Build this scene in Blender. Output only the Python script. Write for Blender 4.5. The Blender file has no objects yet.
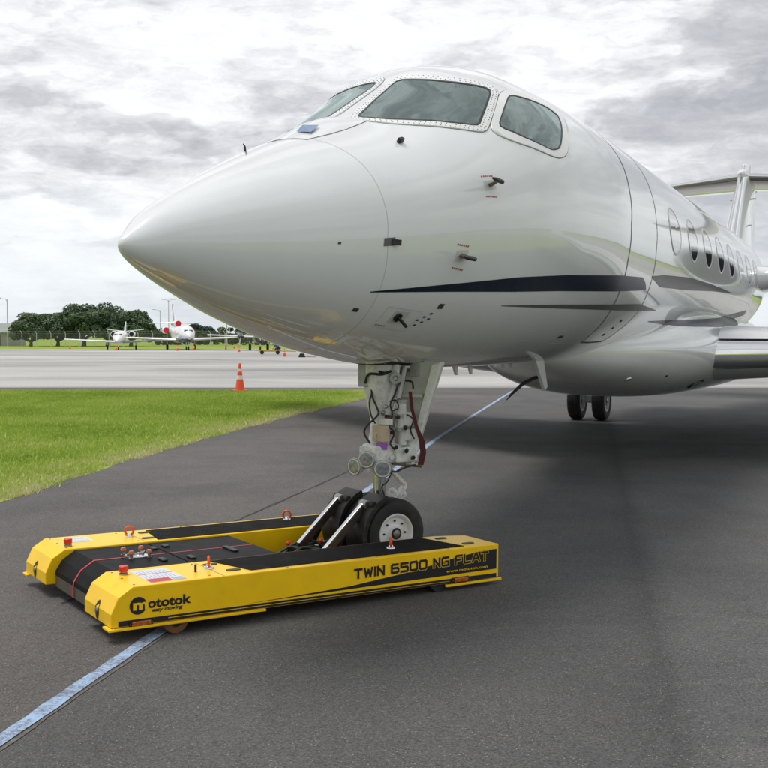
import bpy, bmesh, math, random
import numpy as np
from mathutils import Vector, Matrix

random.seed(7); RNG = np.random.default_rng(11)
SC = bpy.context.scene; COL = SC.collection
R = math.radians

# ------------------------------------------------------------------ camera
F_PX, CAM_H, HORIZON = 1090.0, 1.84, 336.3
cam_d = bpy.data.cameras.new('camera'); cam = bpy.data.objects.new('camera', cam_d); COL.objects.link(cam)
cam_d.sensor_width = 36.0; cam_d.lens = F_PX/768*36.0; cam_d.clip_end = 9000; cam_d.clip_start = .05
cam.location = (0, 0, CAM_H); cam.rotation_euler = (R(90)-math.atan((384-HORIZON)/F_PX), 0, 0)
SC.camera = cam

# ------------------------------------------------------------------ node helper
class NT:
    def __init__(s, tree): s.t = tree; s.n = tree.nodes; s.l = tree.links
    def add(s, typ, **kw):
        n = s.n.new(typ)
        for k, v in kw.items():
            if k.startswith('i_'):
                key = k[2:]; key = int(key) if key.isdigit() else key.replace('_', ' ')
                s.set(n, key, v)
            else: setattr(n, k, v)
        return n
    def set(s, n, key, v):
        sock = n.inputs[key]
        if isinstance(v, bpy.types.NodeSocket): s.l.new(v, sock)
        elif isinstance(v, bpy.types.Node): s.l.new(v.outputs[0], sock)
        else: sock.default_value = v
    def math(s, op, a, b=None, c=None, clamp=False):
        n = s.add('ShaderNodeMath', operation=op, use_clamp=clamp); s.set(n, 0, a)
        if b is not None: s.set(n, 1, b)
        if c is not None: s.set(n, 2, c)
        return n.outputs[0]
    def noise(s, vec, scale, detail=4, rough=.5, dist=0):
        n = s.add('ShaderNodeTexNoise'); s.set(n, 'Vector', vec); n.inputs['Scale'].default_value = scale
        n.inputs['Detail'].default_value = detail; n.inputs['Roughness'].default_value = rough; n.inputs['Distortion'].default_value = dist
        return n.outputs['Fac']
    def ramp(s, fac, stops, interp='LINEAR'):
        n = s.add('ShaderNodeValToRGB'); s.set(n, 'Fac', fac); cr = n.color_ramp; cr.interpolation = interp
        while len(cr.elements) < len(stops): cr.elements.new(.5)
        for e, (p, c) in zip(cr.elements, stops):
            e.position = p; e.color = (*(c if hasattr(c, '__len__') else (c, c, c)), 1)[:4]
        return n.outputs['Color']
    def mix(s, fac, a, b, mode='MIX'):
        n = s.add('ShaderNodeMix', data_type='RGBA', blend_type=mode)
        s.set(n, 'Factor', fac)
        for key, v in ((6, a), (7, b)):
            if isinstance(v, (tuple, list)): v = (*v, 1)[:4]
            s.set(n, key, v)
        return n.outputs[2]
    def mapping(s, vec, scale=(1, 1, 1), rot=(0, 0, 0), loc=(0, 0, 0)):
        n = s.add('ShaderNodeMapping'); s.set(n, 'Vector', vec)
        n.inputs['Scale'].default_value = scale; n.inputs['Rotation'].default_value = rot; n.inputs['Location'].default_value = loc
        return n.outputs[0]

# ------------------------------------------------------------------ world: high daylight sky behind a broken overcast
SUN_AZ, SUN_EL = R(-78), R(70)          # azimuth from +Y, clockwise positive; high sun behind the cloud, to the left
w = bpy.data.worlds.new('World'); SC.world = w; w.use_nodes = True
nt = NT(w.node_tree); nt.n.clear()
sky = nt.add('ShaderNodeTexSky', sky_type='NISHITA', sun_disc=False)
sky.sun_elevation = SUN_EL; sky.sun_rotation = SUN_AZ
tc = nt.add('ShaderNodeTexCoord'); sep = nt.add('ShaderNodeSeparateXYZ'); nt.set(sep, 0, tc.outputs['Generated'])
zz = nt.math('MAXIMUM', sep.outputs[2], 0.0)
den = nt.math('ADD', zz, .11)
cmb = nt.add('ShaderNodeCombineXYZ'); nt.set(cmb, 0, nt.math('DIVIDE', sep.outputs[0], den)); nt.set(cmb, 1, nt.math('DIVIDE', sep.outputs[1], den)); 
pl = cmb.outputs[0]
sph = nt.mapping(tc.outputs['Generated'], (1.0, 1.0, 2.7))
warp = nt.add('ShaderNodeTexNoise'); nt.set(warp, 'Vector', nt.mapping(sph, (2.2, 2.2, 2.2), (0, 0, 0), (5, 2, 8))); warp.inputs['Detail'].default_value = 5
wv = nt.add('ShaderNodeVectorMath', operation='MULTIPLY_ADD'); nt.set(wv, 0, warp.outputs['Color']); wv.inputs[1].default_value = (.36, .36, .30); nt.set(wv, 2, sph)
big = nt.noise(nt.mapping(wv.outputs[0], (2.1, 2.1, 2.9), (0, 0, 0), (1.7, .35, 2.25)), 1.0, 9, .56)
mid = nt.noise(nt.mapping(wv.outputs[0], (5.5, 5.5, 9.0), (R(8), R(-5), 0), (3.0, 7.7, 1.2)), 1.0, 9, .60)
fine = nt.noise(nt.mapping(pl, (1.6, 3.4, 1), (0, 0, R(10)), (1.0, 5.0, 0)), 1.0, 8, .6, .3)
dens = nt.math('ADD', nt.math('MULTIPLY', big, .60), nt.math('ADD', nt.math('MULTIPLY', mid, .27), nt.math('MULTIPLY', fine, .13)))
cloud = nt.ramp(dens, [(.40, (.34, .345, .37)), (.465, (.45, .455, .475)), (.515, (.59, .595, .612)), (.555, (.71, .715, .725)), (.63, (.82, .825, .83))])
hor = nt.ramp(zz, [(0.0, 1.0), (.05, .75), (.14, .0)])
cloud = nt.mix(nt.math('MULTIPLY', hor, .75), cloud, (.56, .61, .65))
cloud10 = nt.mix(1.0, cloud, (9.4, 9.4, 9.4), 'MULTIPLY')
thin = nt.ramp(fine, [(.62, 0.0), (.80, .22)])
final = nt.mix(nt.math('ADD', nt.math('MULTIPLY', thin, .6), .04), cloud10, sky.outputs[0])
bg = nt.add('ShaderNodeBackground'); nt.set(bg, 'Color', final); bg.inputs['Strength'].default_value = .10
out = nt.add('ShaderNodeOutputWorld'); nt.l.new(bg.outputs[0], out.inputs[0])

sun_d = bpy.data.lights.new('sun', 'SUN'); sun_d.energy = 1.5; sun_d.angle = R(24); sun_d.color = (1, .965, .91)
sun = bpy.data.objects.new('sun', sun_d); COL.objects.link(sun)
sdir = Vector((math.sin(SUN_AZ)*math.cos(SUN_EL), math.cos(SUN_AZ)*math.cos(SUN_EL), math.sin(SUN_EL)))
sun.rotation_euler = sdir.to_track_quat('Z', 'Y').to_euler(); sun.location = (0, 0, 60)

SC.view_settings.view_transform = 'Standard'; SC.view_settings.look = 'None'
SC.view_settings.exposure = .58; SC.view_settings.gamma = 1
SC.render.engine = 'CYCLES'; SC.render.resolution_x = SC.render.resolution_y = 1024

# ------------------------------------------------------------------ materials
def mat(name, col, rough=.5, metal=0, var=.0, vscale=6, bump=0, bscale=80, coat=0, spec=.5, col2=None, trans=0, dirt=None, dscale=3, aniso=None, rvar=0):
    m = bpy.data.materials.new(name); m.use_nodes = True; n = NT(m.node_tree)
    b = n.n['Principled BSDF']; b.inputs['Roughness'].default_value = rough; b.inputs['Metallic'].default_value = metal
    b.inputs['Specular IOR Level'].default_value = spec
    if coat: b.inputs['Coat Weight'].default_value = coat; b.inputs['Coat Roughness'].default_value = .04
    if trans: b.inputs['Transmission Weight'].default_value = trans
    tcn = n.add('ShaderNodeTexCoord'); v = tcn.outputs['Object']
    if aniso: v = n.mapping(v, aniso)
    c = n.add('ShaderNodeRGB'); c.outputs[0].default_value = (*col, 1); cs = c.outputs[0]
    if var or col2:
        f = n.noise(v, vscale, 6, .6)
        f2 = n.ramp(f, [(.32, 0.0), (.68, 1.0)])
        c2 = col2 or tuple(x*(1-var) for x in col)
        c1 = col if col2 else tuple(min(1, x*(1+var*.5)) for x in col)
        cs = n.mix(f2, c1, c2)
    if dirt:
        f = n.ramp(n.noise(v, dscale, 8, .65, .4), [(.52, 0.0), (.72, 1.0)])
        cs = n.mix(n.math('MULTIPLY', f, dirt[1]), cs, dirt[0])
    n.set(b, 'Base Color', cs)
    if rvar:
        f = n.noise(v, vscale*2.3, 5, .6)
        n.set(b, 'Roughness', n.math('MULTIPLY_ADD', f, rvar*2, rough-rvar, True))
    if bump:
        bp = n.add('ShaderNodeBump'); bp.inputs['Strength'].default_value = bump; bp.inputs['Distance'].default_value = .01
        n.set(bp, 'Height', n.noise(v, bscale, 5, .6)); n.set(b, 'Normal', bp.outputs[0])
    return m

def mat_asphalt():
    m = bpy.data.materials.new('asphalt'); m.use_nodes = True; n = NT(m.node_tree); b = n.n['Principled BSDF']
    g = n.add('ShaderNodeNewGeometry').outputs['Position']
    base = n.ramp(n.noise(g, .35, 6, .6, .3), [(.30, (.058, .058, .059)), (.70, (.105, .104, .103))])
    st = n.ramp(n.noise(n.mapping(g, (.9, .12, 1), (0, 0, R(-12))), 1.0, 6, .65, .6), [(.40, 0.0), (.75, 1.0)])
    base = n.mix(n.math('MULTIPLY', st, .40), base, (.050, .050, .051))
    brown = n.ramp(n.noise(n.mapping(g, (.35, .35, 1), (0, 0, 0), (4, 9, 0)), 1.0, 5, .6), [(.5, 0.0), (.7, 1.0)])
    base = n.mix(n.math('MULTIPLY', brown, .35), base, (.100, .093, .088))
    oil = n.ramp(n.noise(n.mapping(g, (1.4, 1.4, 1), (0, 0, 0), (2.2, 1.3, 0)), 1.0, 3, .5), [(.70, 0.0), (.76, 1.0)])
    base = n.mix(n.math('MULTIPLY', oil, .45), base, (.040, .039, .038))
    pale = n.ramp(n.noise(n.mapping(g, (.5, 2.6, 1), (0, 0, R(20)), (8, 3, 0)), 1.0, 7, .7, .5), [(.56, 0.0), (.74, 1.0)])
    base = n.mix(n.math('MULTIPLY', pale, .35), base, (.150, .146, .140))
    sx = n.add('ShaderNodeSeparateXYZ'); n.set(sx, 0, g)
    lane = n.math('ADD', n.math('MULTIPLY_ADD', sx.outputs[1], -.19, sx.outputs[0]), n.math('MULTIPLY_ADD', n.noise(g, 2.5, 5, .65), .16, -.08))
    right = n.add('ShaderNodeMapRange'); n.set(right, 0, lane); right.inputs[1].default_value = .38; right.inputs[2].default_value = .52
    left = n.add('ShaderNodeMapRange'); n.set(left, 0, lane); left.inputs[1].default_value = -2.55; left.inputs[2].default_value = -2.66
    base = n.mix(right.outputs[0], base, n.mix(1.0, base, (1.22, 1.22, 1.22), 'MULTIPLY')); base = n.mix(left.outputs[0], base, n.mix(1.0, base, (1.22, 1.14, 1.10), 'MULTIPLY'))
    seamd = n.math('ABSOLUTE', n.math('SUBTRACT', lane, .40)); base = n.mix(n.ramp(seamd, [(.0, .55), (.06, .30), (.22, 0.0)]), base, (.045, .045, .045))
    vc = n.add('ShaderNodeTexVoronoi', feature='DISTANCE_TO_EDGE'); vw = n.add('ShaderNodeTexNoise'); n.set(vw, 'Vector', g); vw.inputs['Scale'].default_value = 1.5; vw.inputs['Detail'].default_value = 6
    va = n.add('ShaderNodeVectorMath', operation='MULTIPLY_ADD'); n.set(va, 0, vw.outputs['Color']); va.inputs[1].default_value = (.9, .9, 0); n.set(va, 2, g)
    n.set(vc, 'Vector', va.outputs[0]); vc.inputs['Scale'].default_value = .42
    crk = n.math('MULTIPLY', n.ramp(vc.outputs['Distance'], [(.0, 1.0), (.0035, .8), (.007, 0.0)]), n.ramp(n.noise(n.mapping(g, (.22, .22, 1), (0, 0, 0), (3, 6, 0)), 1.0, 3, .5), [(.50, 0.0), (.58, 1.0)]))
    base = n.mix(n.math('MULTIPLY', crk, .18), base, (.028, .028, .028))
    gr = n.ramp(n.noise(g, 80, 5, .75), [(.36, .42), (.46, .88), (.54, 1.12), (.66, 1.65)])
    base = n.mix(1.0, base, gr, 'MULTIPLY')
    vor = n.add('ShaderNodeTexVoronoi'); vor.inputs['Scale'].default_value = 120; n.set(vor, 'Vector', g)
    sp = n.ramp(vor.outputs['Color'], [(.80, 0.0), (.9, 1.0)])
    sp2 = n.ramp(vor.outputs['Distance'], [(.28, 1.0), (.45, 0.0)])
    base = n.mix(n.math('MULTIPLY', n.math('MULTIPLY', sp, sp2), .75), base, (.40, .38, .35))
    n.set(b, 'Base Color', base)
    n.set(b, 'Roughness', n.math('MULTIPLY_ADD', n.noise(g, 1.1, 5, .6), .3, .62))
    b.inputs['Specular IOR Level'].default_value = .35
    bp = n.add('ShaderNodeBump'); bp.inputs['Strength'].default_value = .55; bp.inputs['Distance'].default_value = .008
    n.set(bp, 'Height', n.math('ADD', n.noise(g, 110, 4, .7), n.math('MULTIPLY', vor.outputs['Distance'], -.7))); n.set(b, 'Normal', bp.outputs[0])
    return m

def mat_apron():
    m = bpy.data.materials.new('apron_concrete'); m.use_nodes = True; n = NT(m.node_tree); b = n.n['Principled BSDF']
    g = n.add('ShaderNodeNewGeometry').outputs['Position']
    base = n.ramp(n.noise(n.mapping(g, (.04, .10, 1)), 1.0, 8, .62, .9), [(.33, (.25, .245, .235)), (.52, (.39, .385, .37)), (.72, (.54, .53, .51))])
    st = n.ramp(n.noise(n.mapping(g, (.03, .16, 1), (0, 0, R(7))), 1.0, 7, .62, .8), [(.48, 0.0), (.70, 1.0)])
    base = n.mix(n.math('MULTIPLY', st, .55), base, (.17, .165, .16))
    base = n.mix(1.0, base, n.ramp(n.noise(g, 9, 6, .7), [(.3, .8), (.7, 1.15)]), 'MULTIPLY')
    n.set(b, 'Base Color', base); b.inputs['Roughness'].default_value = .85
    return m

def mat_ground():
    m = bpy.data.materials.new('turf_soil'); m.use_nodes = True; n = NT(m.node_tree); b = n.n['Principled BSDF']
    g = n.add('ShaderNodeNewGeometry').outputs['Position']
    base = n.ramp(n.noise(g, .5, 8, .65), [(.3, (.20, .28, .04)), (.6, (.30, .39, .07)), (.8, (.36, .40, .12))])
    base = n.mix(1.0, base, n.ramp(n.noise(g, 30, 5, .7), [(.3, .6), (.7, 1.25)]), 'MULTIPLY')
    n.set(b, 'Base Color', base); b.inputs['Roughness'].default_value = .9; b.inputs['Specular IOR Level'].default_value = .1
    return m

def mat_attr(name, stops, rough=.7, spec=.2, transl=.0):
    """colour of each blade / leaf from its own stored tint value"""
    m = bpy.data.materials.new(name); m.use_nodes = True; n = NT(m.node_tree); b = n.n['Principled BSDF']
    a = n.add('ShaderNodeAttribute', attribute_name='tint')
    n.set(b, 'Base Color', n.ramp(a.outputs['Fac'], stops)); b.inputs['Roughness'].default_value = rough; b.inputs['Specular IOR Level'].default_value = spec
    if transl:
        tr = n.add('ShaderNodeBsdfTranslucent'); n.set(tr, 'Color', n.ramp(a.outputs['Fac'], stops)); mx = n.add('ShaderNodeMixShader'); mx.inputs[0].default_value = transl
        n.l.new(b.outputs[0], mx.inputs[1]); n.l.new(tr.outputs[0], mx.inputs[2]); n.l.new(mx.outputs[0], n.n['Material Output'].inputs[0])
    return m

def mat_paint_line(name, col, under, thr=.5):
    m = bpy.data.materials.new(name); m.use_nodes = True; n = NT(m.node_tree); b = n.n['Principled BSDF']
    g = n.add('ShaderNodeNewGeometry').outputs['Position']
    wear = n.ramp(n.math('ADD', n.math('MULTIPLY', n.noise(g, 42, 6, .75), .6), n.math('MULTIPLY', n.noise(g, 3.5, 6, .7), .4)), [(thr-.04, 0.0), (thr+.10, 1.0)])
    c = n.ramp(n.noise(g, 5, 6, .6), [(.3, tuple(x*.8 for x in col)), (.7, col)])
    n.set(b, 'Base Color', n.mix(wear, c, under)); b.inputs['Roughness'].default_value = .75
    bp = n.add('ShaderNodeBump'); bp.inputs['Strength'].default_value = .5; bp.inputs['Distance'].default_value = .006
    n.set(bp, 'Height', n.noise(g, 110, 4, .7)); n.set(b, 'Normal', bp.outputs[0])
    return m

M = {}
M['asphalt'] = mat_asphalt(); M['apron'] = mat_apron(); M['ground'] = mat_ground()
M['blue_line'] = mat_paint_line('blue_line_paint', (.36, .50, .72), (.11, .11, .12), .50)
M['yellow_line'] = mat_paint_line('faded_yellow_paint', (.50, .36, .18), (.25, .24, .22), .55)
M['joint'] = mat('tar_joint', (.035, .034, .034), .8, var=.5, vscale=14)
M['joint_lt'] = mat('joint_grit', (.15, .135, .12), .9, var=.6, vscale=25)
M['white_paint'] = mat('aircraft_white', (.745, .765, .775), .20, coat=.85, var=.035, vscale=1.3, spec=.30, bump=.008, bscale=1.6, rvar=.03)
M['fairing_paint'] = mat('aircraft_fairing_paint', (.70, .71, .71), .20, coat=.8, var=.05, vscale=2)
M['wing_paint'] = mat('wing_grey_paint', (.58, .59, .60), .25, coat=.4, var=.05, vscale=2)
M['tail_reflect_dark'] = mat('tailplane_reflection_dark', (.13, .135, .125), .08, metal=.35, coat=.8, var=.08, vscale=2)  # dark base stands in for the grass reflected in the tailplane's underside
M['navy'] = mat('navy_stripe', (.010, .017, .034), .2, var=.3, vscale=8, spec=.08)
M['silver_stripe'] = mat('grey_stripe', (.09, .095, .095), .2, spec=.12)
M['seam'] = mat('panel_seam', (.11, .115, .115), .6)
M['seam_lt'] = mat('panel_seam_pale', (.56, .57, .57), .4)
M['frame_white'] = mat('window_frame_white', (.78, .79, .79), .28, coat=.3, var=.04)
M['seal'] = mat('window_seal', (.03, .032, .033), .55)
M['glass'] = mat('cockpit_glass', (.075, .115, .105), .05, var=.45, vscale=2.2, coat=.25, spec=.6)
M['lining'] = mat('flight_deck_lining', (.20, .20, .19), .8, var=.1); M['dash'] = mat('flight_deck_black', (.022, .022, .024), .85, var=.3)
def mat_glass():
    m = bpy.data.materials.new('tinted_windshield'); m.use_nodes = True; n = NT(m.node_tree); n.n.remove(n.n['Principled BSDF'])
    fr_ = n.add('ShaderNodeFresnel'); fr_.inputs['IOR'].default_value = 1.75
    tr = n.add('ShaderNodeBsdfTransparent'); tr.inputs['Color'].default_value = (.46, .67, .60, 1)
    gl = n.add('ShaderNodeBsdfGlossy'); gl.inputs['Roughness'].default_value = .03; gl.inputs['Color'].default_value = (.82, .95, .91, 1)
    df = n.add('ShaderNodeBsdfDiffuse'); df.inputs['Color'].default_value = (.22, .30, .29, 1)
    m1 = n.add('ShaderNodeMixShader'); m1.inputs[0].default_value = .22; n.l.new(tr.outputs[0], m1.inputs[1]); n.l.new(df.outputs[0], m1.inputs[2])
    m2 = n.add('ShaderNodeMixShader'); n.l.new(n.math('MULTIPLY_ADD', fr_.outputs[0], 1.1, .05, True), m2.inputs[0]); n.l.new(m1.outputs[0], m2.inputs[1]); n.l.new(gl.outputs[0], m2.inputs[2])
    n.l.new(m2.outputs[0], n.n['Material Output'].inputs[0]); return m
M['windshield'] = mat_glass()
M['cabin_glass'] = mat('cabin_window_glass', (.07, .08, .088), .06, coat=1.0, spec=.8)
M['hud_glass'] = mat('sensor_glass', (.10, .22, .45), .05, coat=1.0, spec=.8)
M['chrome'] = mat('polished_metal', (.80, .80, .80), .12, 1.0, var=.08)
M['polished'] = mat('polished_leading_edge', (.78, .79, .80), .10, 1.0, var=.05, vscale=2)
M['steel'] = mat('brushed_steel', (.36, .35, .34), .38, 1.0, var=.25, vscale=9, rvar=.12)
M['dark_metal'] = mat('dark_metal', (.035, .033, .032), .45, .6, var=.4, vscale=20)
M['arm_bronze'] = mat('arm_dark_bronze', (.085, .070, .058), .42, .7, var=.35, vscale=12, rvar=.12)
M['piston'] = mat('oleo_chrome', (.52, .53, .53), .16, 1.0, var=.06)
M['brass'] = mat('bronze_probe', (.22, .18, .11), .35, .8)
M['gear_white'] = mat('gear_white', (.74, .75, .72), .38, var=.14, vscale=18, dirt=((.20, .18, .14), .55), dscale=14)
M['gear_grey'] = mat('gear_grey_green', (.42, .45, .41), .45, var=.15, vscale=12, dirt=((.14, .13, .10), .5), dscale=10)
M['door_inner'] = mat('gear_door_inner', (.58, .59, .52), .5, var=.08, vscale=10, dirt=((.30, .28, .22), .45), dscale=7)
M['beige'] = mat('beige_unit', (.55, .44, .31), .5, var=.15, vscale=25)
M['strip_pale'] = mat('radome_strip', (.80, .72, .52), .3, var=.1)
M['purple'] = mat('purple_placard', (.33, .10, .42), .5, var=.3, vscale=60)
M['maroon'] = mat('maroon_webbing', (.085, .010, .014), .8, var=.35, vscale=60, bump=.3, bscale=200)
M['hose'] = mat('black_hose', (.018, .018, .02), .5)
M['rubber'] = mat('tyre_rubber', (.022, .022, .023), .7, var=.35, vscale=9, bump=.15, bscale=70, spec=.4, dirt=((.075, .068, .06), .6), dscale=6)
M['rim'] = mat('wheel_white', (.72, .73, .73), .35, var=.06, vscale=10, dirt=((.30, .27, .23), .45), dscale=9)
M['lens'] = mat('lamp_lens', (.30, .32, .34), .30, .35, var=.5, vscale=45, coat=.7)
M['lens_red'] = mat('lamp_lens_red', (.45, .16, .15), .15, .3, var=.6, vscale=40, coat=1.0)
M['red_text'] = mat('stencil_red', (.42, .07, .06), .5)
M['black_text'] = mat('stencil_black', (.03, .03, .03), .5)
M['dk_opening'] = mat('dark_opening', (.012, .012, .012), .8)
M['yellow'] = mat('tug_yellow', (.97, .60, .002), .38, var=.06, vscale=3, coat=.08, spec=.35, dirt=((.45, .28, .02), .16), dscale=5, rvar=.06)
M['tug_black'] = mat('tug_black_gloss', (.006, .006, .007), .55, var=.3, vscale=6, rvar=.08, spec=.10)
M['antislip'] = mat('antislip_black', (.012, .012, .013), .95, var=.6, vscale=150, bump=1.0, bscale=260, spec=.2, dirt=((.045, .042, .038), .5), dscale=5)
M['tug_print'] = mat('tug_print_black', (.010, .010, .010), .45)
M['tug_red'] = mat('tug_red_line', (.50, .015, .018), .45, var=.15)
M['bumper'] = mat('bumper_taupe', (.115, .098, .078), .5, .35, var=.2, vscale=8, dirt=((.05, .045, .04), .5), dscale=8)
M['orange'] = mat('signal_orange', (.72, .10, .012), .4, var=.1)
M['amber'] = mat('amber_lens', (.48, .11, .008), .2, coat=.8, var=.5, vscale=60)
M['poly_tyre'] = mat('polyurethane_tyre', (.20, .085, .02), .5, var=.4, vscale=12)
M['label_white'] = mat('label_white', (.66, .68, .72), .45, var=.05)
M['label_grey'] = mat('label_print_grey', (.38, .42, .52), .5)
M['label_red'] = mat('label_red', (.50, .035, .05), .45)
M['red_plastic'] = mat('button_red', (.62, .035, .012), .35)
M['green'] = mat('cable_green', (.02, .16, .08), .5)
M['cone'] = mat('cone_orange', (.80, .085, .018), .5, var=.1, vscale=3)
M['cone_white'] = mat('cone_white', (.72, .68, .68), .5)
M['bark'] = mat('bark', (.10, .085, .07), .9, var=.4, vscale=4)
M['post'] = mat('galvanised_post', (.55, .56, .56), .6, .2, var=.2)
M['roof_shed'] = mat('shed_roof', (.26, .30, .26), .7, var=.15, vscale=.6)
M['wall_shed'] = mat('shed_wall', (.36, .36, .33), .8, var=.2, vscale=.5)
M['plane_white'] = mat('parked_aircraft_white', (.78, .79, .79), .25, coat=.4)
M['plane_blue'] = mat('parked_aircraft_blue', (.015, .035, .055), .3, coat=.4)
M['plane_red'] = mat('engine_cover_red', (.55, .012, .03), .7, var=.15)
M['plane_dark'] = mat('parked_aircraft_dark', (.02, .02, .024), .35, coat=.3)
M['skin'] = mat('skin', (.45, .27, .19), .6)
M['shirt'] = mat('blue_shirt', (.03, .08, .28), .8)
M['trousers'] = mat('dark_trousers', (.02, .022, .03), .85)
M['hair'] = mat('hair', (.03, .02, .015), .8)
M['cart_yellow'] = mat('cart_yellow', (.55, .36, .03), .5)
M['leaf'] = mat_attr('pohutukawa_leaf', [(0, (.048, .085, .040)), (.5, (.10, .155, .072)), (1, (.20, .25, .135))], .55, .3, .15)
M['leaf_haze_tint'] = mat_attr('far_leaf_haze_tint', [(0, (.035, .06, .06)), (.5, (.06, .095, .085)), (1, (.10, .14, .11))], .8, .1)  # blue-green shift puts the distance haze into the leaf colour
M['leaf_hedge'] = mat_attr('hedge_leaf', [(0, (.045, .07, .02)), (.5, (.085, .12, .035)), (1, (.15, .18, .07))], .7, .2, .15)
M['blade'] = mat_attr('grass_blade', [(0, (.20, .30, .035)), (.40, (.36, .48, .075)), (.75, (.48, .55, .15)), (1, (.62, .57, .33))], .6, .25, .3)
M['hill'] = mat('hill_haze_blue', (.055, .085, .10), .9, var=.25, vscale=.01)  # bluish base colour stands in for haze over the far hills

# ------------------------------------------------------------------ mesh helper
class MB:
    def __init__(s): s.v = []; s.f = []
    def add(s, vs, fs):
        o = len(s.v); s.v += [tuple(float(c) for c in p) for p in vs]; s.f += [tuple(i+o for i in f) for f in fs]; return s
    def box(s, a, b, mtx=None):
        (x0, y0, z0), (x1, y1, z1) = a, b
        vs = [(x, y, z) for z in (z0, z1) for y in (y0, y1) for x in (x0, x1)]
        if mtx is not None: vs = [mtx @ Vector(p) for p in vs]
        return s.add(vs, [(0, 2, 3, 1), (4, 5, 7, 6), (0, 1, 5, 4), (2, 6, 7, 3), (0, 4, 6, 2), (1, 3, 7, 5)])
    def bar(s, a, b, wd, ht, up=(0, 0, 1)):
        a, b = Vector(a), Vector(b); d = (b-a); ln = d.length; d.normalize()
        x = d.cross(Vector(up)); x = x.normalized() if x.length > 1e-5 else Vector((1, 0, 0)); u = x.cross(d)
        m = Matrix((x, d, u)).transposed().to_4x4(); m.translation = a
        return s.box((-wd/2, 0, -ht/2), (wd/2, ln, ht/2), m)
    def loft(s, rings, closed=True, cap=True):
        n = len(rings[0]); vs = [p for r in rings for p in r]; fs = []
        for i in range(len(rings)-1):
            for j in range(n if closed else n-1):
                k = (j+1) % n; fs.append((i*n+j, i*n+k, (i+1)*n+k, (i+1)*n+j))
        if cap and closed: fs.append(tuple(range(n-1, -1, -1))); fs.append(tuple((len(rings)-1)*n+j for j in range(n)))
        return s.add(vs, fs)
    def tube(s, path, r, n=10, cap=True):
        P = [Vector(p) for p in path]; rs = r if hasattr(r, '__len__') else [r]*len(P); rings = []
        t0 = (P[1]-P[0]).normalized(); nrm = t0.orthogonal().normalized()
        for i, p in enumerate(P):
            t = (P[min(i+1, len(P)-1)]-P[max(i-1, 0)]).normalized()
            nrm = (nrm - t*nrm.dot(t)); nrm = nrm.normalized() if nrm.length > 1e-6 else t.orthogonal().normalized()
            bn = t.cross(nrm)
            rings.append([p+(nrm*math.cos(q)+bn*math.sin(q))*rs[i] for q in (2*math.pi*k/n for k in range(n))])
        return s.loft(rings, True, cap)
    def lathe(s, prof, n=24, o=(0, 0, 0), axis=(0, 0, 1), cap=True):
        ax = Vector(axis).normalized(); x = ax.orthogonal().normalized(); y = ax.cross(x); o = Vector(o)
        return s.loft([[o+ax*h+(x*math.cos(q)+y*math.sin(q))*max(r, 1e-4) for q in (2*math.pi*k/n for k in range(n))] for r, h in prof], True, cap)
    def prism(s, poly, f0, f1):
        return s.loft([[f0(*p) for p in poly], [f1(*p) for p in poly]])
    def build(s, name, m, parent=None, smooth=False, bevel=0, loc=None, rot=None, ang=35):
        me = bpy.data.meshes.new(name); me.from_pydata(s.v, [], s.f)
        bm = bmesh.new(); bm.from_mesh(me); bmesh.ops.recalc_face_normals(bm, faces=bm.faces); bm.to_mesh(me); bm.free()
        if smooth:
            me.polygons.foreach_set('use_smooth', [True]*len(me.polygons)); me.set_sharp_from_angle(angle=R(ang))
        if isinstance(m, str): m = M[m]
        me.materials.append(m)
        return link(name, me, parent, loc, rot, bevel)
def link(name, me, parent=None, loc=None, rot=None, bevel=0):
    o = bpy.data.objects.new(name, me); COL.objects.link(o); o.parent = parent
    if loc is not None: o.location = loc
    if rot is not None: o.rotation_euler = rot
    if bevel:
        b = o.modifiers.new('bevel', 'BEVEL'); b.width = bevel; b.segments = 2; b.limit_method = 'ANGLE'; b.angle_limit = R(40)
    return o
def empty(name, loc, rot=(0, 0, 0)):
    o = bpy.data.objects.new(name, None); COL.objects.link(o); o.location = loc; o.rotation_euler = rot; o.empty_display_size = .2; return o
def tag(o, label=None, cat=None, group=None, kind=None):
    for k, v in (('label', label), ('category', cat), ('group', group), ('kind', kind)):
        if v: o[k] = v
    return o
def copy_tree(o, parent=None, kids=None):
    c = o.copy(); COL.objects.link(c); c.parent = parent
    for ch in [x for x in bpy.data.objects if x.parent == o]: copy_tree(ch, c)
    return c
def sheet(name, pts, z, m, kind='structure'):
    me = bpy.data.meshes.new(name); me.from_pydata([(x, y, z) for x, y in pts], [], [tuple(range(len(pts)))]); me.materials.append(M[m])
    o = link(name, me); o['kind'] = kind; return o
def ground_at(px, py):
    """metres on the ground for a place in the photograph"""
    pit = math.atan((384-HORIZON)/F_PX); x = (px-384)/F_PX; u = (384-py)/F_PX
    d = Vector((x, math.cos(pit)+u*math.sin(pit), -math.sin(pit)+u*math.cos(pit))); t = -CAM_H/d.z
    return Vector((d.x*t, d.y*t, 0))
def at_depth(px, y): return Vector(((px-384)/F_PX*y, y, 0))

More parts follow.
